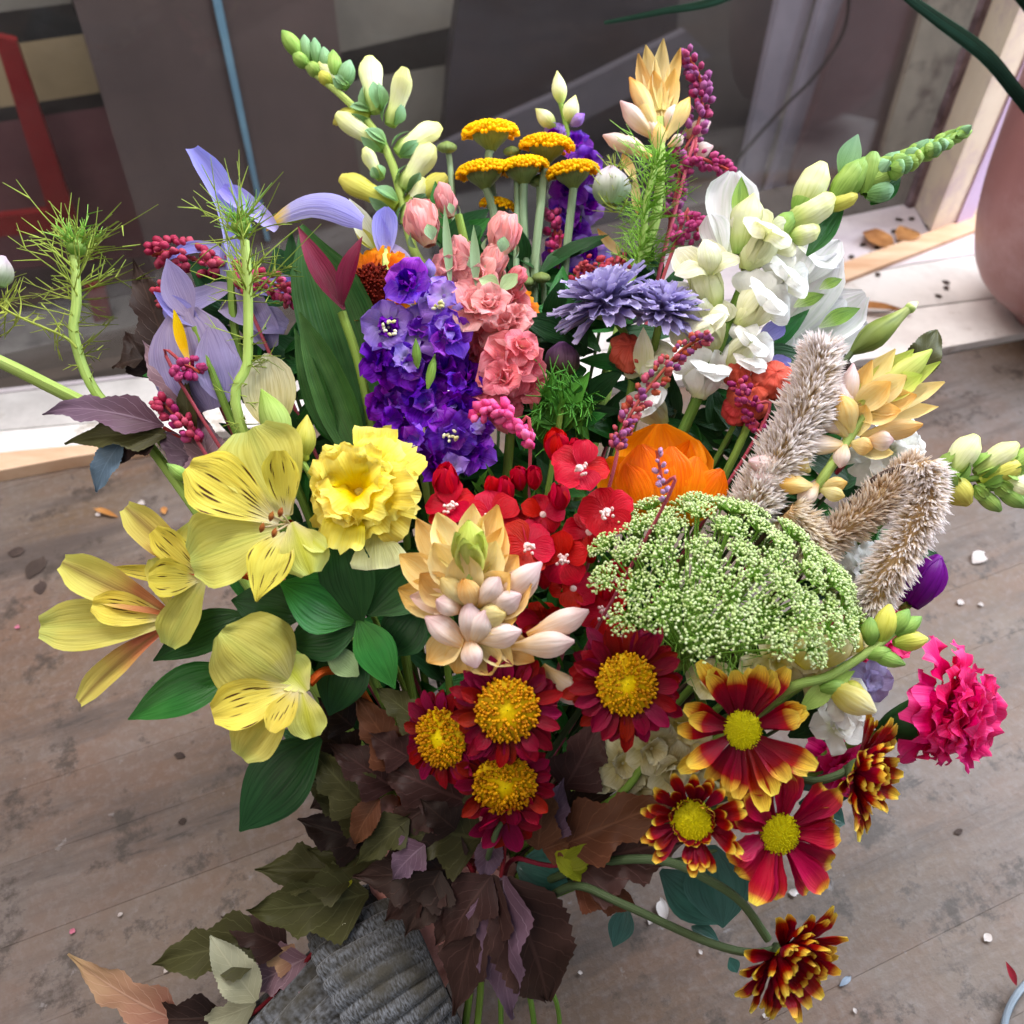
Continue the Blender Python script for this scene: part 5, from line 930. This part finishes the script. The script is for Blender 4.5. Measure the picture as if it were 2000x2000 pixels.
# hot pink carnations
T_ = Thing('carnation', 'hot pink carnation at the right over the bench', 'flower', .42, group='hot pink carnations'); carnation(T_, (1838, 1385), (.75, -.15, .65), 124, hot, 7, 6); T_.bud((1715, 1430, 1), (1830, 1395, .6), 92, leafd, (.35, .7, .9, 1, 1), name='calyx'); T_.stem([(1720, 1430, 1), (1600, 1480, 3)], 8, 8, stemg)
T_ = Thing('carnation', 'hot pink carnation mostly hidden below the red yellow daisies', 'flower', .455, group='hot pink carnations'); carnation(T_, (1640, 1490), (.2, -.3, 1), 80, hot, 6, 4); T_.stem([(1640, 1490), (1500, 1550)], 8, 8, stemg)
T_ = Thing('carnation', 'hot pink carnation edge beneath the cream stock buds', 'flower', .452, group='hot pink carnations'); carnation(T_, (1690, 1235), (.3, .3, 1), 84, hot, 6, 4); T_.stem([(1690, 1235), (1550, 1350)], 8, 8, stemg)
# cream stock
T_ = Thing('stock', 'cream stock with green bud cluster right of the umbel', 'flower spike', .40, group='cream stocks')
T_.stem([(1770, 1215), (1700, 1270), (1620, 1320), (1540, 1345), (1440, 1420, 2)], 8, 12, stempale)
for b, t, w, m in (((1720, 1255), (1738, 1180), 42, budyel), ((1740, 1240), (1775, 1190), 34, budgreen), ((1750, 1240), (1800, 1205), 30, budgreen), ((1745, 1255), (1812, 1248), 38, budyel), ((1700, 1275), (1768, 1298), 30, budgreen), ((1700, 1260), (1700, 1205), 36, budgreen), ((1690, 1280), (1740, 1270), 30, budgreen), ((1620, 1340), (1710, 1390), 56, stockc), ((1640, 1345), (1690, 1355), 40, budyel), ((1600, 1345), (1660, 1340), 30, budgreen), ((1680, 1270), (1640, 1215), 40, stockc), ((1560, 1300), (1610, 1240), 74, stockc), ((1600, 1300), (1660, 1220), 66, stockc)): T_.bud(b, t, w, m, (.35, .75, 1, .95, .7, .15), ns=10, lobes=2, la=.08)
for x, y, R, m, z in ((1580, 1265, 62, stockc, 1), (1520, 1290, 56, stockc, 1.5), (1650, 1370, 60, snapwhite, 1), (1630, 1420, 56, snapwhite, 1.3), (1600, 1330, 50, stockc, 1.6), (1660, 1250, 46, stockc, 1.2), (1480, 1320, 50, stockc, 1.8), (1390, 1330, 50, stockc, 1.8), (1700, 1330, 44, irisl, 2)): floret(T_, (x, y, z), (rnd.uniform(-.3, .5), rnd.uniform(-.2, .5), 1), R, m, 5, None, m, ruf=.08)
for b, t, w in (((1630, 1330), (1560, 1390), 40), ((1600, 1350), (1670, 1310), 30)): T_.petal(b, t, w, stempale, LANCE, (0, .3, 1), 'leaf', fold=.2)
T_ = Thing('stock', 'creamy hydrangea like petals below the burgundy chrysanthemum', 'flower', .425)
for x, y, R, m, z in ((1270, 1460, 60, hyd, 0), (1215, 1490, 62, hyd, .5), (1310, 1500, 56, hyd, .2), (1340, 1420, 56, stockc, .5), (1350, 1480, 56, hyd, 1), (1250, 1540, 46, hyd, .8), (1400, 1520, 56, hyd, 1.2), (1180, 1510, 40, hyd, .8)): floret(T_, (x, y, z), (rnd.uniform(-.3, .3), rnd.uniform(-.3, .4), 1), R, m, 5, None, m, ruf=.09, tilt=.3)
T_.stem([(1270, 1470), (1200, 1560)], 8, 8, stemg)
# burgundy chrysanthemums
goldmum((990, 1385), (.05, .1, 1), 116, 60, 'burgundy chrysanthemum with gold centre below the front tuberose', .385, 17)
goldmum((865, 1440, .8), (-.55, .05, 1), 100, 56, 'burgundy chrysanthemum with gold centre turned to the left', .39, 15)
goldmum((985, 1528, .5), (.1, -.25, 1), 108, 60, 'burgundy chrysanthemum with gold centre, lowest of the trio', .388, 15)
goldmum((1222, 1335), (.1, .15, 1), 124, 58, 'burgundy chrysanthemum with gold centre under the green umbel', .39, 18)
T_ = Thing('chrysanthemum', 'burgundy petals of a faded bloom hanging under the gold centred trio', 'flower', .402, group='burgundy chrysanthemums with gold centres'); F = pt_head(T_, (985, 1590), (.1, -.5, .8)); h = dome(T_, F, 20, 20, bur, 'flower_head'); T_.radial(F, None, 84, 11, 40, bur, STRAP, .5, .3, 8, 0, h, cup=.3); T_.stem([(985, 1590), (960, 1650)], 6, 6, stemdark)
# red daisies with yellow tips
rydaisy((1450, 1425), (.05, .2, 1), 150, 40, 'red daisy with yellow tips under the stock stem, facing forward', .39, 15, None, .15, 0, None, .27)
rydaisy((1352, 1602, -.3), (-.25, .12, 1), 112, 44, 'small red daisy with yellow tips at the edge of the brown leaf', .385, 16, rytip3, .5, 1, None, .22)
rydaisy((1522, 1628, .3), (.15, 0, 1), 146, 43, 'large red daisy with wide petals below the forward facing one', .388, 13, rytip2, .1, 0, None, .36)
rydaisy((1672, 1508), (.7, -.1, .65), 122, 28, 'red daisy with yellow tips seen from the side near the pink carnation', .40, 15, rytip3, .75, 2, [(1600, 1525, .3), (1500, 1530, 1.5)], .24)
rydaisy((1530, 1865), (.45, -.35, .85), 138, 30, 'dark red daisy with yellow tips hanging lowest over the bench', .40, 17, rytip3, .62, 2, [(1460, 1860), (1370, 1835), (1215, 1765, .6), (1120, 1730, 2)], .22)
T_ = Thing('chrysanthemum_twig', 'bent green side stem above the lowest red daisy', 'stem', .405)
T_.stem([(1500, 1835, 0), (1450, 1765), (1390, 1722), (1290, 1680, .4), (1150, 1690, 2)], 9, 9, stemdark)
# ninebark foliage
def sprig(label, D, leaves, stemp=None, sm=None, tob=True):
    T_ = Thing('ninebark_sprig', label, 'foliage', D, group='dark ninebark sprigs')
    for l in leaves:
        b, t, w, k = l[:4]; kw = dict(l[4]) if len(l) > 4 else {}
        nbleaf(T_, b, t, w, k, kw.pop('n', (rnd.uniform(-.3, .3), rnd.uniform(.1, .6), 1)), **kw)
    if stemp: T_.stem(stemp, 4, 6, sm or stemred, tob)
    return T_
sprig('dark purple ninebark sprig at the left over the sill edge', .46, [((320, 832), (64, 792), 92, 1), ((330, 850), (120, 862), 92, 2), ((240, 860), (178, 960), 62, 9, dict(lobed=False)), ((310, 850), (210, 905), 90, 4), ((335, 700, 1.8), (262, 510, 2), 120, 4), ((390, 830), (272, 655), 96, 7, dict(n=(.3, 0, 1))), ((380, 850, -.6), (362, 738, -.8), 44, 2, dict(lobed=False)), ((420, 960), (390, 800), 120, 7), ((430, 930), (300, 840), 110, 1), ((300, 740, 2), (240, 640, 2), 90, 4), ((280, 700, 1), (220, 720, 1), 60, 4)], [(320, 835), (420, 900), (540, 1020, 2)])
sprig('ninebark sprig with red stem and pale leaf backs at lower left', .455, [((530, 1835), (288, 1884), 140, 2), ((560, 1850), (430, 1790), 100, 0), ((500, 1955, -1), (412, 1832, -1.4), 84, 5, dict(lobed=False, n=(.5, .1, 1))), ((350, 1996), (128, 1866), 104, 6, dict(n=(-.2, .5, 1))), ((500, 1960), (380, 2000), 70, 5), ((600, 1870), (470, 1935), 110, 7), ((440, 1985), (240, 1990), 110, 4), ((580, 1880), (500, 1850), 70, 6)], [(350, 1996), (440, 2012), (540, 1940), (600, 1875), (680, 1790, 1)])
sprig('olive ninebark sprig spreading towards the bench at left', .45, [((720, 1745), (484, 1775), 170, 2), ((700, 1700), (500, 1700), 150, 2), ((700, 1740), (595, 1795, -.5), 90, 5, dict(lobed=False)), ((690, 1690), (640, 1745, -.3), 50, 8, dict(lobed=False)), ((720, 1640), (580, 1600), 130, 4), ((740, 1600), (590, 1520), 130, 2), ((740, 1590), (640, 1650), 110, 0), ((700, 1760), (630, 1880), 44, 6, dict(lobed=False)), ((720, 1620, 1), (610, 1700, 1), 130, 4), ((700, 1520, 1.4), (600, 1580, 1.4), 110, 4), ((740, 1680), (600, 1660), 110, 2)], [(640, 1730), (720, 1700), (800, 1690, 1)])
sprig('brown ninebark sprig under the gold centred burgundy blooms', .43, [((790, 1500), (690, 1350), 120, 3), ((830, 1420), (730, 1340), 90, 2), ((720, 1580), (600, 1460), 130, 2), ((770, 1540), (640, 1450), 120, 0), ((740, 1560, -.4), (688, 1650, -.5), 66, 3, dict(lobed=False)), ((920, 1570), (730, 1490), 170, 0), ((940, 1640), (770, 1600), 180, 2), ((900, 1690), (690, 1710), 170, 4), ((870, 1690), (750, 1800), 140, 0), ((800, 1600, -.3), (690, 1690, -.2), 90, 2), ((860, 1560), (740, 1640), 110, 0), ((900, 1720), (820, 1790), 120, 4), ((960, 1630, -.6), (945, 1720, -.6), 62, 1, dict(lobed=False)), ((880, 1600, .5), (850, 1760, .5), 130, 4), ((690, 1420, 1), (620, 1360, 1.2), 110, 4), ((700, 1480, 1.2), (610, 1420, 1.4), 110, 4), ((860, 1700, -.6), (790, 1830, -.8), 120, 4), ((900, 1740, -.4), (850, 1850, -.6), 90, 0), ((830, 1650, -.8), (760, 1720, -.9), 90, 1), ((800, 1480, -.4), (720, 1430, -.5), 100, 0), ((890, 1620, -.9), (820, 1560, -1), 90, 4)], [(800, 1560), (880, 1640), (930, 1720)])
sprig('large brown and purple ninebark leaf hanging over the hand', .425, [((985, 1715), (1085, 1975), 190, 0, dict(n=(.35, .1, 1), lobed=False)), ((985, 1710), (1000, 1995, -.3), 150, 1, dict(n=(-.3, 0, 1))), ((970, 1710), (880, 1990), 170, 0, dict(n=(-.5, 0, 1))), ((960, 1710), (868, 1850), 130, 0, dict(n=(-.4, .2, 1)))], [(978, 1712), (985, 1660), (975, 1600, 1)])
sprig('brown ninebark sprig right of the burgundy blooms', .425, [((1110, 1690), (1345, 1640), 200, 0), ((1120, 1720), (1250, 1775), 110, 3), ((1085, 1665, -.4), (1150, 1720, -.5), 56, 8, dict(lobed=False)), ((1100, 1690, -.5), (1170, 1650, -.5), 50, 8, dict(lobed=False)), ((1100, 1650), (1330, 1560), 150, 3), ((1090, 1640, .4), (1300, 1590, .5), 140, 4), ((1100, 1540, .5), (1180, 1390, .4), 140, 0), ((1050, 1660, -1), (1065, 1500, -1), 90, 3), ((1070, 1640, -.6), (1100, 1520, -.4), 96, 1), ((1060, 1660), (1120, 1640), 80, 3), ((1090, 1600, 1), (1200, 1540, 1), 120, 4)], [(1330, 1640), (1100, 1690), (1000, 1680, 1)])
sprig('pointed olive ninebark leaf tip rising behind the right tuberose', .47, [((1770, 740), (1838, 640), 76, 2, dict(lobed=False, n=(0, 0, 1))), ((1640, 760), (1655, 690), 40, 4, dict(lobed=False))], [(1780, 730), (1700, 850, 1)])
# ruscus
T_ = Thing('ruscus_sprig', 'glossy blue green leaves at the lower right over the bench', 'foliage', .45)
for b, t, w, nn in (((1390, 1650), (1412, 1812), 130, (-.2, .3, 1)), ((1290, 1700), (1412, 1805, .2), 90, (-.2, .4, 1)), ((1010, 1690, -1), (1110, 1730, -1), 110, (0, .6, 1)), ((1225, 1770), (1198, 1850), 50, (0, .3, 1)), ((1350, 1810), (1405, 1840), 36, (0, .6, 1)), ((1425, 1870), (1440, 1900), 26, (0, .3, 1)), ((1560, 1540, .5), (1600, 1480, .5), 90, (0, .4, 1)), ((1600, 1580, .8), (1650, 1610, .8), 60, (0, .6, 1)), ((1560, 1570, .6), (1680, 1540, .6), 40, (0, .6, 1))): T_.petal(b, t, w, leafb, LANCE, nn, 'leaf', fold=.15, nu=6, nv=10, bow=.05)
T_.stem([(1400, 1660), (1280, 1690), (1100, 1720, 1)], 5, 5, stemdark)
# ------------------------------------------------------------------ inner greenery between the stems
ZONES = [('deep green leafy filler stem under the alstroemeria', [(560, 1160), (620, 1020), (640, 1300), (760, 1250), (560, 900), (500, 760)], 4.5), ('deep green leafy filler stem under the carnation', [(720, 900), (800, 1040), (740, 1130), (860, 960), (760, 800), (640, 760)], 5), ('deep green leafy filler stem under the sweet william', [(950, 1100), (1060, 960), (1120, 1180), (1180, 1020), (1020, 900)], 4), ('deep green leafy filler stem below the lilac chrysanthemums', [(1100, 780), (1160, 700), (1060, 860), (1200, 860), (1130, 640), (1060, 640)], 5.5), ('deep green leafy filler stem below the cream snapdragon', [(1430, 850), (1320, 800), (1500, 900), (1400, 940), (1460, 700)], 5), ('deep green leafy filler stem beside the celosia', [(1560, 1100), (1620, 960), (1500, 1040), (1680, 1080), (1600, 820)], 5),
         ('deep green leafy filler stem under the umbel', [(1300, 1280), (1420, 1360), (1250, 1200), (1500, 1300), (1560, 1400)], 4.5), ('deep green leafy filler stem behind the burgundy blooms', [(1050, 1350), (1120, 1450), (900, 1300), (1160, 1330), (1100, 1260)], 4), ('deep green leafy filler stem at the dark collar', [(700, 1400), (800, 1500), (650, 1500), (760, 1380), (880, 1600)], 5), ('deep green leafy filler stem in the back row', [(900, 520), (1040, 560), (980, 640), (1180, 600), (840, 600), (1260, 600)], 9.5), ('deep green leafy filler stem behind the irises', [(480, 640), (560, 720), (440, 760), (600, 600)], 5)]
for lab, cs, dz in ZONES:
    T_ = Thing('filler_greenery', lab, 'foliage', .435, group='leafy filler stems')
    for (x, y) in cs:
        bx, by = x + (935 - x) * .35, y + (1765 - y) * .35
        T_.stem([(x, y, dz), (bx, by, dz + 2)], 4, 5, stemdark)
        for k in range(9):
            a = rnd.uniform(-1.9, 1.9) + math.atan2(x - 935, 1765 - y) * .5; l = rnd.uniform(70, 150); sx, sy = x + rnd.uniform(-40, 40), y + rnd.uniform(-40, 40)
            T_.petal((sx, sy, dz + rnd.uniform(-.5, 1.2)), (sx + l * math.sin(a), sy - l * math.cos(a), dz + rnd.uniform(-1.2, 1.8)), rnd.uniform(34, 70), rnd.choice([leafd, leafd, leafg]), LANCE, (rnd.uniform(-.5, .5), rnd.uniform(0, .8), 1), 'leaf', fold=.2, bow=.06, nu=4, nv=6)
T_ = Thing('dianthus_foliage', 'olive green feathery foliage between stock and lilac chrysanthemum', 'foliage', .45); threads(T_, [(1060, 780), (1100, 790), (1150, 770)], 90, 80, swg, 2.6, 1., .1, 2); T_.stem([(1100, 780), (1080, 900)], 6, 6, stemg)
for k in range(14): T_.petal((1100 + rnd.uniform(-60, 60), 820 + rnd.uniform(-30, 60), .5), (1100 + rnd.uniform(-90, 90), 740 + rnd.uniform(-30, 90), -.6), rnd.uniform(26, 54), rnd.choice([leafg, swg]), LANCE, (rnd.uniform(-.4, .4), .3, 1), 'leaf', fold=.2, ruf=.05)
# cut stem ends below the hand
for i, (x, y, x2, y2, w) in enumerate(((925, 1880, 905, 2030, 13), (940, 1900, 930, 2030, 12), (975, 1920, 978, 2030, 9), (1030, 1930, 1045, 2030, 10), (1080, 1940, 1092, 2030, 8))):
    T_ = Thing('cut_stem', 'pale green cut stem end below the hanging brown leaf', 'stem', .45, group='cut stem ends'); T_.stem([(935 + (x - 935) * .3, 1780, 3), (x, y, 1), (x2, y2, .6)], w * .6, w * .6, stemg, tob=False)
# ================================================================== the hand and its sleeve
skinm = surf('skin', '#cf8d84', '#dfa398', 30, .5, (1, 1, 1), '#a86a5e', 25, .15, 300, .4)
def skinmesh(verts, edges, rads, name):
    me = bpy.data.meshes.new(name); me.from_pydata([list(v) for v in verts], edges, [])
    o = bpy.data.objects.new(name, me); col.objects.link(o)
    md = o.modifiers.new('skin', 'SKIN'); md.use_smooth_shade = True
    for i, sv in enumerate(me.skin_vertices[0].data): sv.radius = (rads[i], rads[i] * .88); sv.use_root = (i == 0)
    sb = o.modifiers.new('sub', 'SUBSURF'); sb.levels = 2; sb.render_levels = 2
    dg = bpy.context.evaluated_depsgraph_get(); ev = o.evaluated_get(dg); m2 = bpy.data.meshes.new_from_object(ev)
    col.objects.unlink(o); bpy.data.objects.remove(o); m2.polygons.foreach_set('use_smooth', np.ones(len(m2.polygons), bool)); return m2
H = lambda x, y, d: P(x, y, d)
vs = [H(640, 2090, .465), H(740, 1960, .475), H(830, 1862, .482), H(860, 1790, .484), H(850, 1710, .484)]; ed = [(0, 1), (1, 2), (2, 3), (3, 4)]; rd = [.030, .027, .0245, .028, .027]
# fingers: knuckle, middle joint, tip; they close round the stems to the right and back
for kx, ky, jx, jy, tx, ty, r in ((790, 1600, 850, 1560, 930, 1590, .0088), (830, 1610, 890, 1580, 965, 1625, .0092), (860, 1650, 930, 1640, 985, 1690, .0090), (880, 1700, 950, 1705, 990, 1745, .0080)):
    i = len(vs); vs += [H(kx, ky + 40, .474), H(kx, ky, .468), H(jx, jy, .462), H(tx, ty, .474), H(tx + 14, ty + 36, .490)]; rd += [.013, r * 1.15, r, r * .95, r * .8]
    ed += [(4, i), (i, i + 1), (i + 1, i + 2), (i + 2, i + 3), (i + 3, i + 4)]
i = len(vs); vs += [H(780, 1760, .476), H(752, 1680, .468), H(748, 1605, .462), H(772, 1550, .462)]; rd += [.017, .0125, .0108, .0085]; ed += [(3, i), (i, i + 1), (i + 1, i + 2), (i + 2, i + 3)]
one('person_hand', skinmesh(vs, ed, rd, 'hand'), skinm, I4, 'hand gripping the flower stems, seen in gaps between dark leaves', 'hand')
# knitted sleeve
m, t, N, L = nt('grey_marl_knit')
out = N.new('ShaderNodeOutputMaterial'); pr = N.new('ShaderNodeBsdfPrincipled'); uvn = N.new('ShaderNodeUVMap'); uvn.uv_map = 'UVMap'
mp = N.new('ShaderNodeMapping'); mp.inputs['Scale'].default_value = (120, 55, 1); L.new(uvn.outputs[0], mp.inputs[0])
n1 = N.new('ShaderNodeTexNoise'); n1.inputs['Scale'].default_value = 1.0; n1.inputs['Detail'].default_value = 4; L.new(mp.outputs[0], n1.inputs['Vector'])
r = N.new('ShaderNodeValToRGB'); r.color_ramp.elements[0].position = .36; r.color_ramp.elements[0].color = srgb('#34322f'); r.color_ramp.elements[1].position = .66; r.color_ramp.elements[1].color = srgb('#767a82'); L.new(n1.outputs[0], r.inputs[0])
ge = N.new('ShaderNodeNewGeometry'); n2 = N.new('ShaderNodeTexNoise'); n2.inputs['Scale'].default_value = 40; L.new(ge.outputs['Position'], n2.inputs['Vector'])
q = N.new('ShaderNodeMapRange'); L.new(n2.outputs[0], q.inputs[0]); q.inputs[1].default_value = .45; q.inputs[2].default_value = .7
x = N.new('ShaderNodeMix'); x.data_type = 'RGBA'; L.new(q.outputs[0], x.inputs[0]); L.new(r.outputs[0], x.inputs[6]); x.inputs[7].default_value = srgb('#46433c'); L.new(x.outputs[2], pr.inputs[0])
vo = N.new('ShaderNodeTexVoronoi'); vo.inputs['Scale'].default_value = 1.4; L.new(mp.outputs[0], vo.inputs['Vector'])
bp = N.new('ShaderNodeBump'); bp.inputs['Strength'].default_value = .5; bp.inputs['Distance'].default_value = .001; bp.invert = True; L.new(vo.outputs['Distance'], bp.inputs['Height']); L.new(bp.outputs[0], pr.inputs['Normal'])
pr.inputs['Roughness'].default_value = .95; pr.inputs['Specular IOR Level'].default_value = .1; pr.inputs['Sheen Weight'].default_value = .25; L.new(pr.outputs[0], out.inputs[0]); knit = m
def ribtube(pts, rad, ribs, amp, n=60, ns=None, hem=True):
    sp = spline(pts, n); t = np.gradient(sp, axis=0); t /= np.linalg.norm(t, axis=1)[:, None]
    a = np.cross(t, np.array(FW)); a /= np.linalg.norm(a, axis=1)[:, None]; b = np.cross(t, a); ns = ns or ribs * 8
    th = np.linspace(0, 2 * math.pi, ns + 1); rr = crom(rad, np.linspace(0, 1, n))
    wob = .0012 * np.sin(np.linspace(0, 9, n))[:, None] * np.sin(3 * th)[None, :]
    R_ = rr[:, None] + amp * (np.abs(np.cos(ribs * th / 2))[None, :] ** .7) + wob
    if hem: R_[-1] *= .86; R_[-2] *= .97; R_[0] *= .93
    V = sp[:, None, :] + R_[..., None] * (np.cos(th)[None, :, None] * a[:, None, :] + np.sin(th)[None, :, None] * b[:, None, :])
    uv = np.stack(np.broadcast_arrays((th / 6.2832)[None, :], np.linspace(0, 1, n)[:, None]), -1)
    return mk('ribtube', V.reshape(-1, 3), gridfaces(n - 1, ns), uv.reshape(-1, 2))
S = Thing('sleeve', 'grey marl ribbed knit sleeve with turned cuff at the bottom', 'sleeve', .46, P(560, 2200, .46))
Mi = Matrix.Translation(S.b); ob = Vector(S.b)
S.part('forearm_tube', ribtube([P(-150, 2900, .36) - ob, P(150, 2640, .40) - ob, P(420, 2360, .435) - ob, P(600, 2120, .458) - ob, P(690, 2010, .465) - ob, P(765, 1928, .470) - ob], [.056, .052, .048, .0445, .0415, .040], 20, .0058, 120), knit, Mi)
S.part('cuff', ribtube([P(702, 1960, .466) - ob, P(745, 1925, .469) - ob, P(795, 1890, .473) - ob, P(842, 1862, .477) - ob], [.0465, .0478, .0455, .040], 34, .0036), knit, Mi)
# ================================================================== scraps lying about
pal = pm('scrap_white', [(0, '#c4b8b4'), (1, '#dcd4d2')], .6, .2); tanp = pm('scrap_tan', [(0, '#a8744c'), (1, '#c08a5c')], .7, .1); drk = pm('scrap_dark', [(0, '#3f3531'), (1, '#4a3f3a')], .8, 0); pnk = pm('scrap_pink', [(0, '#c87a90'), (1, '#d88aa0')], .6, .1); blu = pm('scrap_blue', [(0, '#8e9cac'), (1, '#a6b2c2')], .6, .1)
def scrap(name, x, y, w, l, mat, label, group=None, z=.0015, rot=None, fl_=1.):
    p = G(x, y, z); s_ = (p - CAM).length / FPX * (.6 if 'petal' in name else .8)
    me = sheet(l * s_, w * s_, OVAL, bow=.05 * fl_, cup=.25 * fl_, ruf=.05 * fl_, rf=1.3, nu=4, nv=6, jag=.2)
    one(name, me, mat, Matrix.Translation(p) @ RZ(rot if rot is not None else rnd.uniform(0, 6.28)) @ RX(.03), label, 'petal' if 'petal' in name else 'scrap', group)
scrap('fallen_petal', 1900, 1100, 40, 60, pal, 'curled pale petal lying on the bench right of the celosia', rot=-.9)
scrap('fallen_petal', 1880, 1172, 18, 24, pal, 'tiny pale petal on the bench below the curled one')
scrap('fallen_petal', 1298, 1800, 36, 64, pal, 'white torn petal on the bench between the two daisy stems', rot=.1)
scrap('fallen_petal', 1268, 1806, 18, 26, pal, 'small white petal beside the torn white petal')
scrap('fallen_petal', 1925, 1400, 18, 30, blu, 'bluish petal sliver on the bench beyond the pink carnation')
scrap('fallen_petal', 1640, 1926, 16, 44, blu, 'bluish petal sliver beside the lowest daisy')
scrap('fallen_petal', 137, 1816, 15, 16, pnk, 'tiny pink bead on the bench at lower left')
scrap('fallen_petal', 38, 1226, 12, 14, pnk, 'tiny pink bead on the bench near the left edge')
scrap('wood_splinter', 230, 1010, 14, 70, tanp, 'pale wood splinter on the bench above the yellow flowers', rot=1.2)
scrap('fallen_petal', 283, 985, 20, 26, pal, 'white crumb beside the pale wood splinter')
scrap('fallen_petal', 318, 990, 20, 34, tanp, 'peach crumb next to the white crumb')
for x, y, w in ((195, 1008, 11), (75, 905, 16), (320, 1900, 9), (1935, 1825, 16), (1672, 1980, 8), (1365, 1855, 8), (1500, 1985, 9), (1540, 1742, 16), (1910, 1180, 10), (1138, 1900, 8), (230, 1790, 8)):
    scrap('crumb', x, y, w, w * 1.3, pal, 'tiny pale crumb lying on the bench boards', 'tiny pale crumbs')
for x, y, w, l in ((15, 1080, 26, 34), (55, 1130, 40, 60), (80, 1160, 26, 40), (362, 1478, 16, 26), (348, 1606, 16, 18), (1880, 1620, 12, 22), (420, 1110, 30, 40)):
    scrap('dark_speck', x, y, w, l, drk, 'dark speck of old leaf stuck to the bench', 'dark specks on the bench', .0009, None, .12)
dry = pm('dry_leaf', [(0, '#84603f'), (.5, '#a87a50'), (1, '#8c6444')], .75, .15, mott=.5)
scrap('dried_leaf', 1782, 612, 26, 170, dry, 'slim dried brown leaf lying across the sill boards', None, .014, 1.45)
scrap('dried_leaf', 1745, 490, 60, 90, dry, 'crumpled orange dried leaf in the sill corner', None, .013, .6); scrap('dried_leaf', 1790, 452, 50, 60, dry, 'smaller dried orange leaf nearest the jamb', None, .014, 2.2)
for x, y in ((1730, 500), (1712, 487), (1700, 492), (1765, 430), (1785, 424), (1815, 446), (1826, 450), (1660, 505), (1680, 480), (1742, 455), (1758, 470), (1840, 548), (1850, 558), (1712, 540), (1826, 574)): scrap('crumb', x, y, 12, 18, drk, 'dark crumb of soil on the window sill', 'dark crumbs on the sill', .0112, None, .2)
# bent grey twig at the bottom right corner
T_ = Thing('twig', 'grey blue bent stem end with red tip in the lower right corner', 'twig', .50, G(2010, 2030, .004)); T_.D = .5
q = [G(1955, 2040, .004), G(1965, 1985, .006), G(1985, 1945, .008), G(2010, 1915, .008)]; T_.part('stem', tube(spline([v - T_.b for v in q], 16), .0022), pm('twig_grey', [(0, '#7c8894'), (1, '#98a4b0')], .5, 0), Matrix.Translation(T_.b))
T_.part('tip', sheet(.014, .005, LANCE, cup=.4), stemred, frame(G(1985, 1925, .009), G(1972, 1895, .012), Vector((0, 0, 1))))
